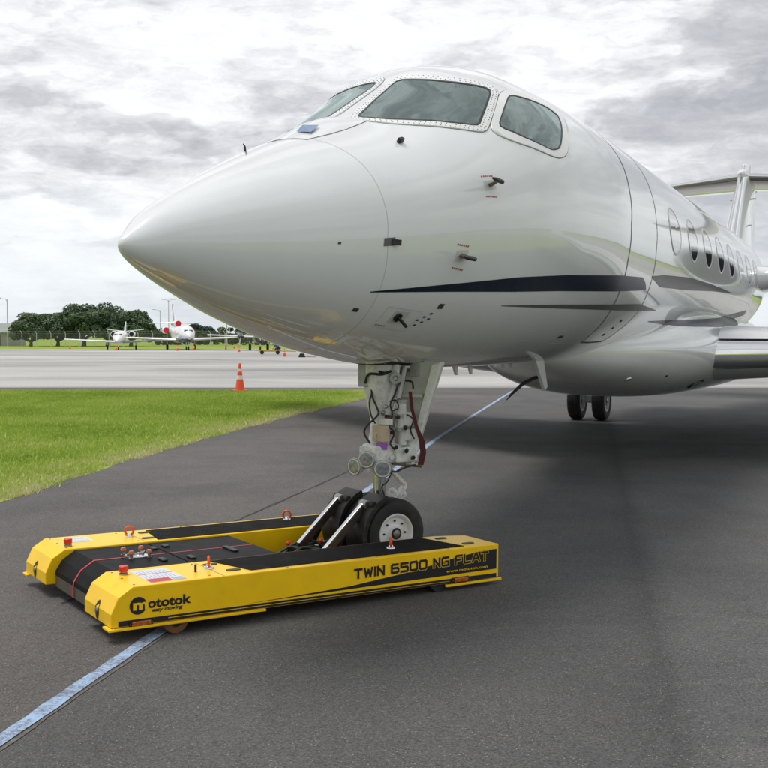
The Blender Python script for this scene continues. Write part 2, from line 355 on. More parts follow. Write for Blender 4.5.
# ================================================================== THE SETTING
sheet('ground', [(-4000, -3000), (4000, -3000), (4000, 5000), (-4000, 5000)], 0, 'ground')
sheet('apron', [(-160, 36.2), (170, 36.2), (170, 156), (-160, 156)], .004, 'apron')
edge = [(-5.3, -14), (-4.9, 2), (-4.45, 8), (-4.24, 11.97), (-3.91, 14.95), (-3.4, 18.3), (-2.72, 22.07), (-1.85, 26.4), (-.75, 31.2), (-.36, 33.0), (-.28, 36.9)]
ed = []
for (x0, y0), (x1, y1) in zip(edge[:-1], edge[1:]):
    k = max(2, int((y1-y0)/.12))
    for i in range(k):
        t = i/k; ed.append((x0+(x1-x0)*t+random.gauss(0, .018)+.03*math.sin((y0+(y1-y0)*t)*3.1), y0+(y1-y0)*t))
ed += [(-.28, 37.2), (-60, 37.2), (-60, 39.0), (18, 39.0), (40, 38.5), (28, 30), (12, 12), (8.5, 0), (8, -14)]
sheet('taxiway', ed, .008, 'asphalt')
# painted line and pavement joints
def ribbon(name, pts, wd, z, m, jag=0.0):
    mb = MB(); a = []
    P = [Vector((x, y, 0)) for x, y in pts]; L = []
    for p, q in zip(P[:-1], P[1:]):
        k = max(1, int((q-p).length/.15))
        L += [p.lerp(q, i/k) for i in range(k)]
    L.append(P[-1])
    for i, p in enumerate(L):
        d = (L[min(i+1, len(L)-1)]-L[max(0, i-1)]).normalized(); nn = Vector((d.y, -d.x, 0))
        a.append([p+nn*(wd/2+random.gauss(0, jag))+Vector((0, 0, z)), p-nn*(wd/2+random.gauss(0, jag))+Vector((0, 0, z))])
    mb.loft(a, False, False); o = mb.build(name, m); o['kind'] = 'structure'; return o
bl = lambda y, dx=0: (-1.74+.191*(y-4.87)+dx, y)
ribbon('painted_line', [bl(-4), bl(4.87), bl(12.95), (1.05, 20.07), (4.2, 36.0), (4.9, 39.0)], .084, .0125, 'blue_line', .005)
ribbon('pavement_joint', [bl(-4, .068), bl(4.87, .068), bl(12.95, .068), (1.13, 20.07), (4.3, 36)], .014, .0118, 'joint_lt', .004)
ribbon('pavement_joint', [(-2.2, 7.4), (-1.44, 10.86), (-.8, 13.4), (-.21, 15.91), (.6, 19.4)], .028, .0114, 'joint', .006)
ribbon('painted_line', [(-42.6, 118), (-36.0, 118)], .55, .0085, 'yellow_line', .02)

# lawn: single blades over the soil, drier along the pavement edge
def lawn():
    ex = np.array([p[0] for p in edge]); ey = np.array([p[1] for p in edge])
    n = 560000
    y = 9.0+(36.9-9.0)*RNG.random(n); x = -19+19*RNG.random(n)
    lim = np.interp(y, ey, ex); keep = (x < lim+.02+RNG.normal(0, .035, n)+.09*np.sin(y*2.3+np.sin(y*5.1))*np.sin(y*.9)) & (x > -.40*y-1.2)
    x, y, lim = x[keep], y[keep], lim[keep]
    # thin the far half a little
    n = len(x)
    d_edge = lim-x
    def vn(x, y, s, seed):
        r = np.random.default_rng(seed).random((64, 64)); X = x*s; Y = y*s; i = np.floor(X).astype(int); j = np.floor(Y).astype(int); fx = X-i; fy = Y-j
        fx = fx*fx*(3-2*fx); fy = fy*fy*(3-2*fy); g = lambda a, b: r[a % 64, b % 64]
        return (g(i, j)*(1-fx)+g(i+1, j)*fx)*(1-fy)+(g(i, j+1)*(1-fx)+g(i+1, j+1)*fx)*fy
    patch = vn(x, y, .55, 1)*.5+vn(x, y, 1.7, 2)*.3+vn(x, y, 4.5, 3)*.2
    dry = np.clip(1-d_edge/1.1, 0, 1)*.55*(.4+patch)
    h = (.022+.040*RNG.random(n)+(RNG.random(n) < .012)*.06)*(.65+.9*patch); wd = .007+.010*RNG.random(n)
    a = RNG.random(n)*2*np.pi; lean = RNG.normal(0, .5, (n, 2))*h[:, None]
    bx, by = np.cos(a)*wd, np.sin(a)*wd
    v = np.zeros((n, 3, 3))
    v[:, 0] = np.stack([x-bx, y-by, np.full(n, .002)], 1); v[:, 1] = np.stack([x+bx, y+by, np.full(n, .002)], 1)
    v[:, 2] = np.stack([x+lean[:, 0], y+lean[:, 1], h], 1)
    me = bpy.data.meshes.new('lawn'); me.vertices.add(n*3); me.vertices.foreach_set('co', v.reshape(-1))
    me.loops.add(n*3); me.loops.foreach_set('vertex_index', np.arange(n*3)); me.polygons.add(n); me.polygons.foreach_set('loop_start', np.arange(n)*3)
    me.update(); me.validate()
    tint = np.clip(-.02+.78*patch+RNG.normal(0, .12, n)+dry+(RNG.random(n) < .03)*.4, 0, 1)
    at = me.attributes.new('tint', 'FLOAT', 'POINT'); at.data.foreach_set('value', np.repeat(tint, 3).astype(np.float32))
    me.materials.append(M['blade']); o = link('grass', me); tag(o, 'short green lawn with a dry yellow rim along the dark asphalt', 'grass', kind='stuff')
lawn()

# far hills on the right
hb = MB(); rr = []
for i in range(60):
    x = 300+i*60; hgt = 34*(.35+.65*abs(math.sin(i*.35+.4)*math.cos(i*.13)))+6*random.random()
    rr.append([(x, 3300, -2), (x, 3420, hgt*.8), (x, 3520, hgt), (x, 3900, -2)])
hb.loft(rr, False, False); o = hb.build('hills', 'hill', smooth=True); o['kind'] = 'structure'

# ================================================================== TREES
def leaf_mesh(name, blobs, n, size, m, seed, flat=.0):
    r = np.random.default_rng(seed); B = np.array(blobs)  # x y z rx ry rz
    wts = (B[:, 3]*B[:, 4]*B[:, 5])**(2/3); k = r.choice(len(B), n, p=wts/wts.sum())
    d = r.normal(size=(n, 3)); d /= np.linalg.norm(d, axis=1)[:, None]
    rad = .78+.26*r.random(n)**.7
    c = B[k, :3]+d*B[k, 3:]*rad[:, None]
    nr = d+r.normal(0, .55, (n, 3)); nr[:, 2] += .35; nr /= np.linalg.norm(nr, axis=1)[:, None]
    t = np.cross(nr, r.normal(size=(n, 3))); t /= np.linalg.norm(t, axis=1)[:, None]; b = np.cross(nr, t)
    s = size*(.6+.8*r.random(n))[:, None]
    v = np.stack([c-t*s, c+b*s*.6, c+t*s, c-b*s*.6], 1)
    me = bpy.data.meshes.new(name); me.vertices.add(n*4); me.vertices.foreach_set('co', v.reshape(-1))
    me.loops.add(n*4); me.loops.foreach_set('vertex_index', np.arange(n*4)); me.polygons.add(n); me.polygons.foreach_set('loop_start', np.arange(n)*4)
    me.update(); me.validate()
    kt = r.random(len(B))[k]*.35
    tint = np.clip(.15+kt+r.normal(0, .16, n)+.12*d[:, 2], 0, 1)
    at = me.attributes.new('tint', 'FLOAT', 'POINT'); at.data.foreach_set('value', np.repeat(tint, 4).astype(np.float32))
    me.materials.append(M[m]); return me
def dome_tree(name, loc, wid, hgt, seed, label, cat='tree', group=None, leaves=9000, size=.22, m='leaf', limbs=7, base=.24):
    rs = random.Random(seed); root = empty(name, loc); tag(root, label, cat, group)
    blobs = []; nb = 46
    for i in range(nb):
        a = rs.random()*2*math.pi; q = rs.random()**.5; el = rs.random()
        x = math.cos(a)*wid/2*.86*q; y = math.sin(a)*wid/2*.86*q
        top = hgt*(.90-.42*q**2.4); z = hgt*base+(top-hgt*base)*((.25+.75*el**.6) if base > .1 else el**.8)
        s = hgt*(.10+.07*rs.random()); blobs.append((x, y, z, s*1.35, s*1.35, s*.85))
    t = MB(); th = hgt*base*1.1
    t.tube([(0, 0, -.1), (.1*wid*.1, 0, th*.5), (0, .1, th)], [hgt*.06, hgt*.045, hgt*.04], 9)
    for i in range(limbs):
        b = blobs[i*5]; mid = (b[0]*.45, b[1]*.45, th+(b[2]-th)*.35)
        t.tube([(0, 0, th*.8), mid, b[:3]], [hgt*.034, hgt*.022, hgt*.008], 7)
    t.build('trunk', 'bark', root, True)
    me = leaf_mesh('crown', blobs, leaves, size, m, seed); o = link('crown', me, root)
    return root
TG = 'broad dark trees behind the airfield fence'
for i, (px, wpx, hpx, dep, lab) in enumerate([
        (31, 42, 34, 200, 'low dome-shaped dark tree at the left end of the clump, beside the shed'),
        (58, 50, 38, 206, 'dark broad tree, second from the left in the fence-side clump'),
        (84, 58, 45, 201, 'tallest dark dome-shaped tree in the middle of the clump'),
        (108, 52, 44, 208, 'dark broad tree behind the small white jet\'s fin'),
        (131, 46, 39, 200, 'dark dome tree at the right end of the clump, beside the trijet')]):
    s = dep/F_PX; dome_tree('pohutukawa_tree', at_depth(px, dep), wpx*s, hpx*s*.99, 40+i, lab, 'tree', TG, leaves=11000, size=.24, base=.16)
for i, (px, wpx, hpx, dep, lab) in enumerate([
        (152, 16, 12, 420, 'leftmost small hazy tree on the skyline between the clump and the trijet'),
        (164, 12, 10, 440, 'small hazy skyline tree left of the trijet\'s tall fin'),
        (196, 18, 14, 430, 'hazy skyline tree just right of the trijet\'s fin'),
        (208, 16, 12, 420, 'tallest hazy skyline tree above the hedge, right of the trijet'),
        (143, 12, 9, 450, 'faint skyline tree touching the right edge of the dark clump')]):
    s = dep/F_PX; dome_tree('skyline_tree', at_depth(px, dep), wpx*s, (hpx+4)*s, 60+i, lab, 'tree', 'hazy trees on the skyline', leaves=3000, size=.35, m='leaf_haze_tint')
for i, (px, wpx, hpx, dep, lab) in enumerate([
        (166, 40, 15, 236, 'low green hedge shrub behind the trijet\'s left wing'),
        (200, 44, 17, 238, 'low green hedge shrub behind the trijet\'s nose'),
        (234, 46, 20, 236, 'rounded green shrub behind the thin grey pole'),
        (262, 46, 23, 232, 'tall rounded shrub behind the propeller aircraft'),
        (296, 50, 22, 236, 'green shrub under the big jet\'s chin, rightmost of the hedge'),
        (330, 50, 22, 236, 'green shrub mostly hidden behind the big jet\'s nose')]):
    s = dep/F_PX; dome_tree('hedge_shrub', at_depth(px, dep), wpx*s, hpx*s, 80+i, lab, 'shrub', 'hedge behind the fence', leaves=6000, size=.2, m='leaf_hedge', base=.05)
me = leaf_mesh('far_woods', [(x, 1500+random.random()*60, 2.2, 9, 6, 2.6+1.5*random.random()) for x in np.arange(380, 1100, 12)], 16000, 1.0, 'leaf_haze_tint', 5)
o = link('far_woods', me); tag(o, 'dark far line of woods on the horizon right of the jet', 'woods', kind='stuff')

# ================================================================== FENCE, POLES, SHED
fy = 188.0
fr = empty('chain_link_fence', at_depth(60, fy)); tag(fr, 'grey chain-link security fence with cranked posts in front of the dark trees', 'fence')
pm = MB(); pm.tube([(0, 0, 0), (0, 0, 2.35), (-.28, -.05, 2.85)], .06, 6); pme = pm.build('post', 'post', fr); pme.location.x = -14
for i in range(1, 31):
    c = pme.copy(); COL.objects.link(c); c.parent = fr; c.location.x = -14+i*2.5
mf = bpy.data.materials.new('chain_link'); mf.use_nodes = True; n = NT(mf.node_tree); b = n.n['Principled BSDF']
b.inputs['Base Color'].default_value = (.30, .31, .31, 1); b.inputs['Roughness'].default_value = .7; b.inputs['Alpha'].default_value = .09; M['mesh'] = mf
MB().box((-14, -.01, .05), (61, .01, 2.3)).build('wire_mesh', 'mesh', fr)
wr = MB()
for z in (2.35, 2.55, 2.75): wr.tube([(-14, -.1, z), (61, -.1, z)], .012, 4)
wr.build('barbed_wire', 'post', fr)
def pole(name, px, dep, hgt, label, arms):
    e = empty(name, at_depth(px, dep)); tag(e, label, 'light pole')
    MB().tube([(0, 0, 0), (0, 0, hgt)], [.13, .08], 7).build('mast', 'post', e)
    for s in arms:
        MB().tube([(0, 0, hgt-.6), (s*.3, 0, hgt), (s*1.7, 0, hgt+.25)], .055, 6).build('arm', 'post', e)
        MB().box((s*1.7-.4, -.15, hgt+.16), (s*1.7+.4, .15, hgt+.32)).build('lamp_head', 'post', e, bevel=.03)
pole('light_pole', 8, 228, 9.6, 'grey lamp post with one curved arm left of the dark trees', (-1,))
pole('light_pole', 169, 300, 11.8, 'tall two-armed lamp post behind the white trijet', (-1, 1))
pole('light_pole', 160.5, 300, 9.0, 'thin short lamp post just left of the trijet fin', (-1,))
pole('light_pole', 227, 205, 5.5, 'thin grey pole in front of the hedge shrubs', (1,))
sh = empty('shed', at_depth(-26, 214)); tag(sh, 'long low grey-green shed at the left edge behind the fence', 'building')
MB().box((-16, -5, 0), (8.6, 5, 2.5)).build('wall', 'wall_shed', sh)
MB().prism([(-5.5, 2.5), (5.5, 2.5), (5.5, 2.62), (0, 4.4), (-5.5, 2.62)], lambda y, z: (-16.4, y, z), lambda y, z: (9, y, z)).build('roof', 'roof_shed', sh)
for k in range(5): MB().box((-13+k*4.4, -5.06, .1), (-10.6+k*4.4, -4.99, 2.1)).build('door', 'dk_opening', sh)

# ================================================================== CONES
def cone_parts(hgt):
    b = MB(); s = .19*hgt/.75; b.box((-s, -s, 0), (s, s, .035)); base = b.build('base', 'cone', None, bevel=.008)
    k = hgt/.75
    body = MB().lathe([(.135*k, .03), (.128*k, .06), (.03*k, hgt*.97), (.022*k, hgt), (.012*k, hgt)], 24).build('body', 'cone', None, True)
    r0 = lambda z: .135-.107*(z-.05)/.93
    bds = [MB().lathe([(r0(z0)*k+.002, z0*hgt), (r0(z1)*k+.002, z1*hgt)], 24, cap=False).build('reflective_band', 'cone_white', None, True) for z0, z1 in ((.42, .56), (.70, .80))]
    return [base, body]+bds
def cone(px, py, hgt, label, protos=None):
    p = ground_at(px, py); p.z = .009 if p.y < 39 else .005
    e = empty('traffic_cone', p); tag(e, label, 'traffic cone', 'orange traffic cones on the apron')
    pr = protos or cone_parts(hgt)
    for q in pr:
        if protos: q = q.copy(); COL.objects.link(q)
        q.parent = e
    return pr
cone(240, 391, .93, 'nearest orange cone with white bands at the far lawn edge')
pr = cone(70, 348.6, .75, 'orange cone by the small white jet\'s left wingtip')
for px, py, l in [(116, 350.3, 'orange cone under the small white jet\'s nose'), (177.5, 350.6, 'orange cone in front of the trijet\'s left wheel'), (194, 350.2, 'orange cone in front of the trijet\'s nose wheel'),
                  (226, 349.3, 'orange cone under the trijet\'s right wingtip'), (234.2, 348.2, 'farthest orange cone, right of the trijet'), (239.2, 351.8, 'orange cone left of the propeller aircraft\'s wheel'), (284.6, 356.5, 'orange cone beside the crouching worker')]:
    cone(px, py, .75, l, pr)

# ================================================================== PARKED AIRCRAFT
def airfoil(n=14, t=.12):
    xs = [(.5-.5*math.cos(math.pi*i/n)) for i in range(n+1)]
    y = lambda x: 5*t*(.2969*math.sqrt(x)-.126*x-.3516*x*x+.2843*x**3-.1036*x**4)
    return [(x, y(x)) for x in reversed(xs)]+[(x, -y(x)) for x in xs[1:-1]]
def wing_mb(sections, t=.12, n=10, prof=None, vert=False):
    """sections: (x_le, span, z, chord)"""
    mb = MB(); pf = prof or airfoil(n, t)
    mb.loft([[((x+c*a, s, z+c*b) if not vert else (x+c*a, s+c*b, z)) for a, b in pf] for x, s, z, c in sections]); return mb
def body_mb(secs, n=20):
    return MB().loft([[(x, w*math.cos(q), z+h*math.sin(q)) for q in (2*math.pi*k/n for k in range(n))] for x, z, w, h in secs])
def wheel_simple(e, x, y, r, wd=.18, leg=1.2):
    MB().lathe([(r*.55, -wd/2), (r*.9, -wd/2), (r, -wd/4), (r, wd/4), (r*.9, wd/2), (r*.55, wd/2)], 16, (x, y, r), (0, 1, 0)).build('wheel', 'rubber', e, True)
    MB().tube([(x, y, r), (x, y, leg)], .07, 6).build('gear_leg', 'gear_white', e)
# small twin jet, nose to the camera
c1 = ground_at(117, 350.0); e = empty('small_jet', (c1.x, c1.y, .005), (0, 0, R(98))); tag(e, 'small white twin-engine jet with straight wings parked before the dark trees', 'airplane')
body_mb([(0, 1.25, .03, .03), (.3, 1.3, .3, .25), (1.0, 1.42, .55, .45), (2.0, 1.62, .74, .66), (2.8, 1.75, .80, .82), (7, 1.75, .80, .82), (10, 1.95, .55, .6), (13.2, 2.3, .12, .2)]).build('fuselage', 'plane_white', e, True)
for s in (-1, 1):
    wing_mb([(4.6, s*.3, 1.05, 2.4), (5.2, s*7.6, 1.45, 1.1)], .14).build('wing', 'plane_white', e, True)
    wing_mb([(11.4, 0, 2.55, 1.5), (12.0, s*2.6, 2.85, .8)], .10).build('tailplane', 'plane_white', e, True)
    nb = MB().lathe([(.30, 0), (.40, .05), (.46, .5), (.44, 1.8), (.28, 2.5)], 18, (7.6, s*1.25, 2.15), (1, 0, 0)); nc = nb.build('engine', 'plane_white', e, True)
    MB().lathe([(.33, 0), (.05, -.02)], 18, (7.58, s*1.25, 2.15), (1, 0, 0)).build('intake', 'dk_opening', nc)
    wheel_simple(e, 6.5, s*1.95, .30, .2, 1.1)
    MB().box((1.65, s*.06 if s > 0 else -.5, 1.95), (1.95, s*.5 if s > 0 else -.06, 2.2), None).build('windshield', 'glass', e)
wing_mb([(10.4, 0, 2.2, 2.8), (12.2, 0, 4.0, 1.3)], .10, vert=True).build('fin', 'plane_white', e, True)
wheel_simple(e, 1.9, 0, .22, .15, 1.0)
# trijet with red engine covers
c2 = ground_at(190, 350.2); e = empty('trijet', (c2.x, c2.y, .005), (0, 0, R(109))); e.scale = (.90, .90, .90); tag(e, 'white three-engine jet with red intake covers and dark blue belly', 'airplane')
body_mb([(0, 1.95, .03, .03), (.3, 2.0, .4, .36), (1.0, 2.1, .78, .70), (2.0, 2.28, 1.08, 1.02), (3.2, 2.42, 1.25, 1.25), (11, 2.42, 1.25, 1.25), (15, 2.7, .8, .85), (19, 3.2, .2, .3)]).build('fuselage', 'plane_white', e, True)
body_mb([(.5, 1.72, .40, .22), (1.6, 1.62, .86, .42), (3.2, 1.55, 1.12, .5), (11, 1.55, 1.14, .5), (14, 1.9, .6, .4)]).build('belly_paint', 'plane_blue', e, True)
for s in (-1, 1):
    wing_mb([(6.3, s*.4, 1.5, 4.4), (10.2, s*9.6, 1.95, 1.2)], .12).build('wing', 'plane_white', e, True)
    wing_mb([(16.6, 0, 4.3, 2.0), (18.4, s*3.6, 4.15, 1.0)], .10).build('tailplane', 'plane_white', e, True)
    nb = MB().lathe([(.36, 0), (.44, .08), (.52, .7), (.50, 2.2), (.3, 3.2)], 18, (11.0, s*1.95, 3.0), (1, 0, 0)).build('engine', 'plane_white', e, True)
    MB().lathe([(.46, .05), (.47, -.04), (.33, -.12), (.05, -.14)], 18, (11.0, s*1.95, 3.0), (1, 0, 0)).build('engine_cover', 'plane_red', nb, True)
    wheel_simple(e, 8.9, s*2.1, .40, .3, 1.5)
    MB().box((1.25, s*.08 if s > 0 else -.62, 2.66), (1.95, s*.62 if s > 0 else -.08, 3.02), Matrix.Identity(4)).build('windshield', 'glass', e)
sd = MB().lathe([(.42, 0), (.5, .1), (.55, .8), (.5, 3), (.3, 6)], 18, (11.6, 0, 4.05), (1, 0, 0)).build('centre_engine', 'plane_white', e, True)
MB().lathe([(.46, .08), (.46, -.04), (.32, -.12), (.05, -.14)], 18, (11.6, 0, 4.05), (1, 0, 0)).build('engine_cover', 'plane_red', sd, True)
wing_mb([(13.6, 0, 4.3, 3.4), (16.6, 0, 7.2, 1.6)], .10, vert=True).build('fin', 'plane_white', e, True)
wing_mb([(15.9, 0, 6.2, 1.9), (16.85, 0, 7.25, 1.5)], .14, vert=True).build('fin_tip', 'plane_dark', e, True)
for s in (-1, 1): wheel_simple(e, 2.4, s*.16, .28, .16, 1.4)
# dark propeller aircraft under the chin of the big jet
c3 = at_depth(261, 138); e = empty('propeller_aircraft', (c3.x, c3.y, .005), (0, 0, R(100))); tag(e, 'dark twin-propeller aircraft partly hidden behind the big jet\'s chin', 'airplane')
body_mb([(0, 1.3, .03, .03), (.4, 1.35, .35, .32), (1.4, 1.5, .62, .6), (2.4, 1.72, .74, .80), (7, 1.75, .74, .8), (12, 2.1, .2, .3)]).build('fuselage', 'plane_dark', e, True)
for s in (-1, 1):
    wing_mb([(3.6, s*.3, 1.75, 2.0), (4.2, s*6.6, 2.05, 1.0)], .14).build('wing', 'plane_white', e, True)
    nb = MB().lathe([(.10, -.35), (.22, 0), (.36, .25), (.42, 1.0), (.40, 2.6), (.15, 3.6)], 16, (2.2, s*2.4, 1.85), (1, 0, 0)).build('engine', 'plane_dark', e, True)
    for k in range(3):
        a = R(40+120*k); MB().bar((2.05, s*2.4, 1.85), (2.05, s*2.4+math.cos(a)*1.1, 1.85+math.sin(a)*1.1), .06, .16, (1, 0, 0)).build('propeller_blade', 'plane_white', nb)
    wheel_simple(e, 4.2, s*1.15, .42, .3, 1.3)
wing_mb([(10.2, 0, 2.2, 2.2), (11.8, 0, 4.2, 1.2)], .1, vert=True).build('fin', 'plane_white', e, True)
wheel_simple(e, 1.3, 0, .30, .2, 1.1)
# yellow tow bar trolley beside it
cc = ground_at(271, 354.3); e = empty('tow_trolley', (cc.x, cc.y, .005), (0, 0, R(5))); tag(e, 'low yellow tow trolley under the dark propeller aircraft', 'trolley')
MB().box((-1.2, -.3, .28), (1.0, .3, .46)).build('deck', 'cart_yellow', e, bevel=.03); MB().tube([(1.0, 0, .35), (2.6, 0, .3)], .05, 8).build('drawbar', 'cart_yellow', e)
for x in (-.9, .7):
    for y in (-.34, .34): MB().lathe([(.1, -.06), (.2, -.06), (.2, .06), (.1, .06)], 14, (x, y, .2), (0, 1, 0)).build('wheel', 'rubber', e, True)
cc = ground_at(302, 357.2); e = empty('wheel_chock', (cc.x, cc.y, .005)); tag(e, 'black wheel chock on the apron right of the crouching worker', 'chock')
MB().prism([(-.3, 0), (.3, 0), (.16, .34), (-.16, .34)], lambda x, z: (x, -.35, z), lambda x, z: (x, .35, z)).build('block', 'rubber', e, bevel=.03); MB().tube([(.28, 0, .05), (.9, .1, .03), (1.3, -.1, .03)], .02, 6).build('rope', 'hose', e)

# ------------------------------------------------------------------ worker
def skin_body(name, verts, edges, radii, m, parent, sub=2):
    me = bpy.data.meshes.new(name); me.from_pydata(verts, edges, []); me.update()
    o = link(name, me, parent); o.modifiers.new('skin', 'SKIN').use_smooth_shade = True
    if not len(me.skin_vertices):
        bm = bmesh.new(); bm.from_mesh(me); bm.verts.layers.skin.verify(); bm.to_mesh(me); bm.free()
    sk = me.skin_vertices[0].data
    for i, r in enumerate(radii): sk[i].radius = (r, r); sk[i].use_root = (i == 0)
    q = o.modifiers.new('sub', 'SUBSURF'); q.levels = sub; q.render_levels = sub
    me.materials.append(M[m]); return o
cw = ground_at(278.5, 353.6); pe = empty('person', (cw.x, cw.y, .005), (0, 0, R(160))); tag(pe, 'worker in blue shirt and dark trousers crouching beside the dark propeller aircraft', 'person')
J = dict(pel=(-.05, 0, .66), wst=(.08, 0, .78), chs=(.30, 0, .88), nck=(.44, 0, .93), hd=(.52, 0, .97), hd2=(.60, 0, 1.03))
vs = [J['pel'], J['wst'], J['chs'], J['nck'], J['hd'], J['hd2']]; ed2 = [(0, 1), (1, 2), (2, 3), (3, 4), (4, 5)]; rd = [.14, .13, .15, .06, .09, .10]
for s in (-1, 1):
    b0 = len(vs); vs += [(.30, s*.19, .90), (.40, s*.25, .66), (.56, s*.20, .48), (.61, s*.19, .43), (.66, s*.16, .39), (.67, s*.19, .38), (.66, s*.22, .39), (.64, s*.24, .40), (.60, s*.13, .40)]; rd += [.07, .05, .042, .035, .012, .012, .012, .011, .012]
    ed2 += [(2, b0), (b0, b0+1), (b0+1, b0+2), (b0+2, b0+3)]+[(b0+3, b0+k) for k in (4, 5, 6, 7, 8)]
    b1 = len(vs); vs += [(-.03, s*.11, .60), (.28+.05*s, s*.14, .46), (.02+.1*s, s*.12, .09), (.17+.1*s, s*.13, .05)]; rd += [.095, .07, .045, .045]
    ed2 += [(0, b1), (b1, b1+1), (b1+1, b1+2), (b1+2, b1+3)]
skin_body('body', vs, ed2, rd, 'skin', pe)
vs = [J['chs'], J['wst'], J['pel'], (.40, 0, .92)]; ed2 = [(0, 1), (1, 2), (0, 3)]; rd = [.17, .155, .16, .085]
for s in (-1, 1):
    b0 = len(vs); vs += [(.30, s*.19, .90), (.38, s*.24, .70)]; rd += [.085, .065]; ed2 += [(0, b0), (b0, b0+1)]
skin_body('shirt', vs, ed2, rd, 'shirt', pe)
vs = [(-.05, 0, .65)]; ed2 = []; rd = [.165]
for s in (-1, 1):
    b1 = len(vs); vs += [(-.03, s*.11, .60), (.28+.05*s, s*.14, .46), (.02+.1*s, s*.12, .11)]; rd += [.11, .085, .06]; ed2 += [(0, b1), (b1, b1+1), (b1+1, b1+2)]
skin_body('trousers', vs, ed2, rd, 'trousers', pe)
MB().lathe([(.03, .0), (.10, .03), (.115, .09), (.07, .15), (.01, .165)], 14, (.54, 0, .97), (.55, 0, .83)).build('hair', 'hair', pe, True)

# ================================================================== THE BIG BUSINESS JET
A = R(24.2); AFT = Vector((math.sin(A), math.cos(A), 0)); NG_W = Vector((-.036, 8.468, 0)); NG_S = 3.18
jet = empty('business_jet', NG_W-AFT*NG_S, (0, 0, R(90)-A)); tag(jet, 'large white business jet with navy stripe, its nose wheel on the yellow tug', 'airplane')
# x runs aft from the nose tip, y to starboard (port is negative y), z up from the ground
KS = np.array([0, .08, .25, .6, 1.1, 1.7, 2.15, 2.5, 2.85, 3.2, 3.7, 4.5, 6., 8.])
KT = np.sqrt(KS)
ZT = np.array([2.308, 2.392, 2.508, 2.678, 2.884, 3.110, 3.260, 3.394, 3.573, 3.753, 4.016, 4.170, 4.228, 4.238])
ZB = np.array([2.308, 2.236, 2.170, 2.061, 1.928, 1.800, 1.722, 1.678, 1.639, 1.613, 1.59, 1.568, 1.555, 1.553])
WW = np.array([0, .076, .170, .312, .503, .702, .835, .927, 1.013, 1.091, 1.19, 1.294, 1.38, 1.38])
ZM = np.array([2.308, 2.312, 2.339, 2.370, 2.426, 2.508, 2.581, 2.640, 2.70, 2.753, 2.812, 2.86, 2.88, 2.88])
def pchip(x, y, xi):
    h = np.diff(x); d = np.diff(y)/h; m = np.zeros_like(y); m[0] = d[0]; m[-1] = d[-1]
    for i in range(1, len(x)-1):
        if d[i-1]*d[i] > 0:
            w1 = 2*h[i]+h[i-1]; w2 = h[i]+2*h[i-1]; m[i] = (w1+w2)/(w1/d[i-1]+w2/d[i])
    k = np.clip(np.searchsorted(x, xi)-1, 0, len(x)-2); t = (xi-x[k])/h[k]
    return (2*t**3-3*t**2+1)*y[k]+(t**3-2*t**2+t)*h[k]*m[k]+(-2*t**3+3*t**2)*y[k+1]+(t**3-t**2)*h[k]*m[k+1]
TS = np.array([17.6, 20., 23., 26., 28.6, 30.2])
T_ZT = np.array([4.235, 4.23, 4.20, 4.15, 4.08, 4.02]); T_ZB = np.array([1.553, 1.72, 2.18, 2.78, 3.30, 3.62])
T_W = np.array([1.38, 1.34, 1.12, .78, .42, .18]); T_ZM = np.array([2.88, 2.95, 3.16, 3.44, 3.68, 3.82])
_GS = np.linspace(0, 5.5, 4000)
_TAB = None
def sec(s):
    r = math.sqrt(min(max(s, 0.0), 30.2))/5.5*3999; i = min(int(r), 3998); t = r-i; a = _TAB[i]; b = _TAB[i+1]
    return [a[k]+(b[k]-a[k])*t for k in range(4)]
def sec_exact(s):
    s = float(s)
    if s <= 17.6:
        t = np.array([math.sqrt(min(max(s, 0), 8.0))]); return [float(pchip(KT, q, t)[0]) for q in (ZT, ZB, WW, ZM)]
    t = np.array([min(s, 30.2)]); return [float(pchip(TS, q, t)[0]) for q in (T_ZT, T_ZB, T_W, T_ZM)]
_TAB = [sec_exact(g*g) for g in _GS]
def fs(s, th, off=0.0):
    """point of the skin; th=0 port side, pi/2 crown, -pi/2 keel"""
    def P(s, th):
        a, b, c, m = sec(s); st = math.sin(th)
        return Vector((s, -c*math.cos(th), m+((a-m) if st > 0 else (m-b))*st))
    p = P(s, th)
    if off:
        e = 1e-3; du = P(s+e, th)-P(max(s-e, 0), th); dv = P(s, th+e)-P(s, th-e); n = dv.cross(du)
        n.normalize(); c = Vector((s, 0, sec(s)[3]))
        if n.dot(p-c) < 0: n = -n
        p = p+n*off
    return p
def th_of(s, z):
    a, b, c, m = sec(s); q = (z-m)/((a-m) if z > m else (m-b)); return math.asin(max(-1, min(1, q)))
ss = list(np.linspace(0.0, math.sqrt(8.0), 120)**2)+list(np.linspace(8.3, 17.6, 20))+list(np.linspace(18, 30.2, 30)); ss[0] = .0002
NTH = 112
W_IN = [(2.491, 1.420), (2.553, 1.192), (2.70, 1.019), (2.891, .86), (3.13, .721), (3.29, .784), (3.685, .915), (3.515, 1.04), (3.409, 1.185), (3.35, 1.345), (3.32, 1.500), (2.877, 1.463)]
W_OUT = [(2.402, 1.505), (2.465, 1.158), (2.634, .971), (2.849, .798), (3.145, .631), (3.335, .708), (3.90, .930), (3.66, 1.047), (3.515, 1.206), (3.455, 1.386), (3.43, 1.545), (2.918, 1.535)]
S_IN = [(3.35, .638), (3.58, .730), (3.906, .846), (4.22, .800), (4.55, .760), (4.66, .705), (4.506, .604), (4.218, .451), (4.118, .41), (3.955, .396), (3.60, .490)]
S_OUT = [(3.185, .640), (3.455, .755), (3.90, .925), (4.35, .888), (4.80, .860), (4.95, .80), (4.80, .660), (4.386, .431), (4.251, .361), (4.02, .327), (3.47, .448)]
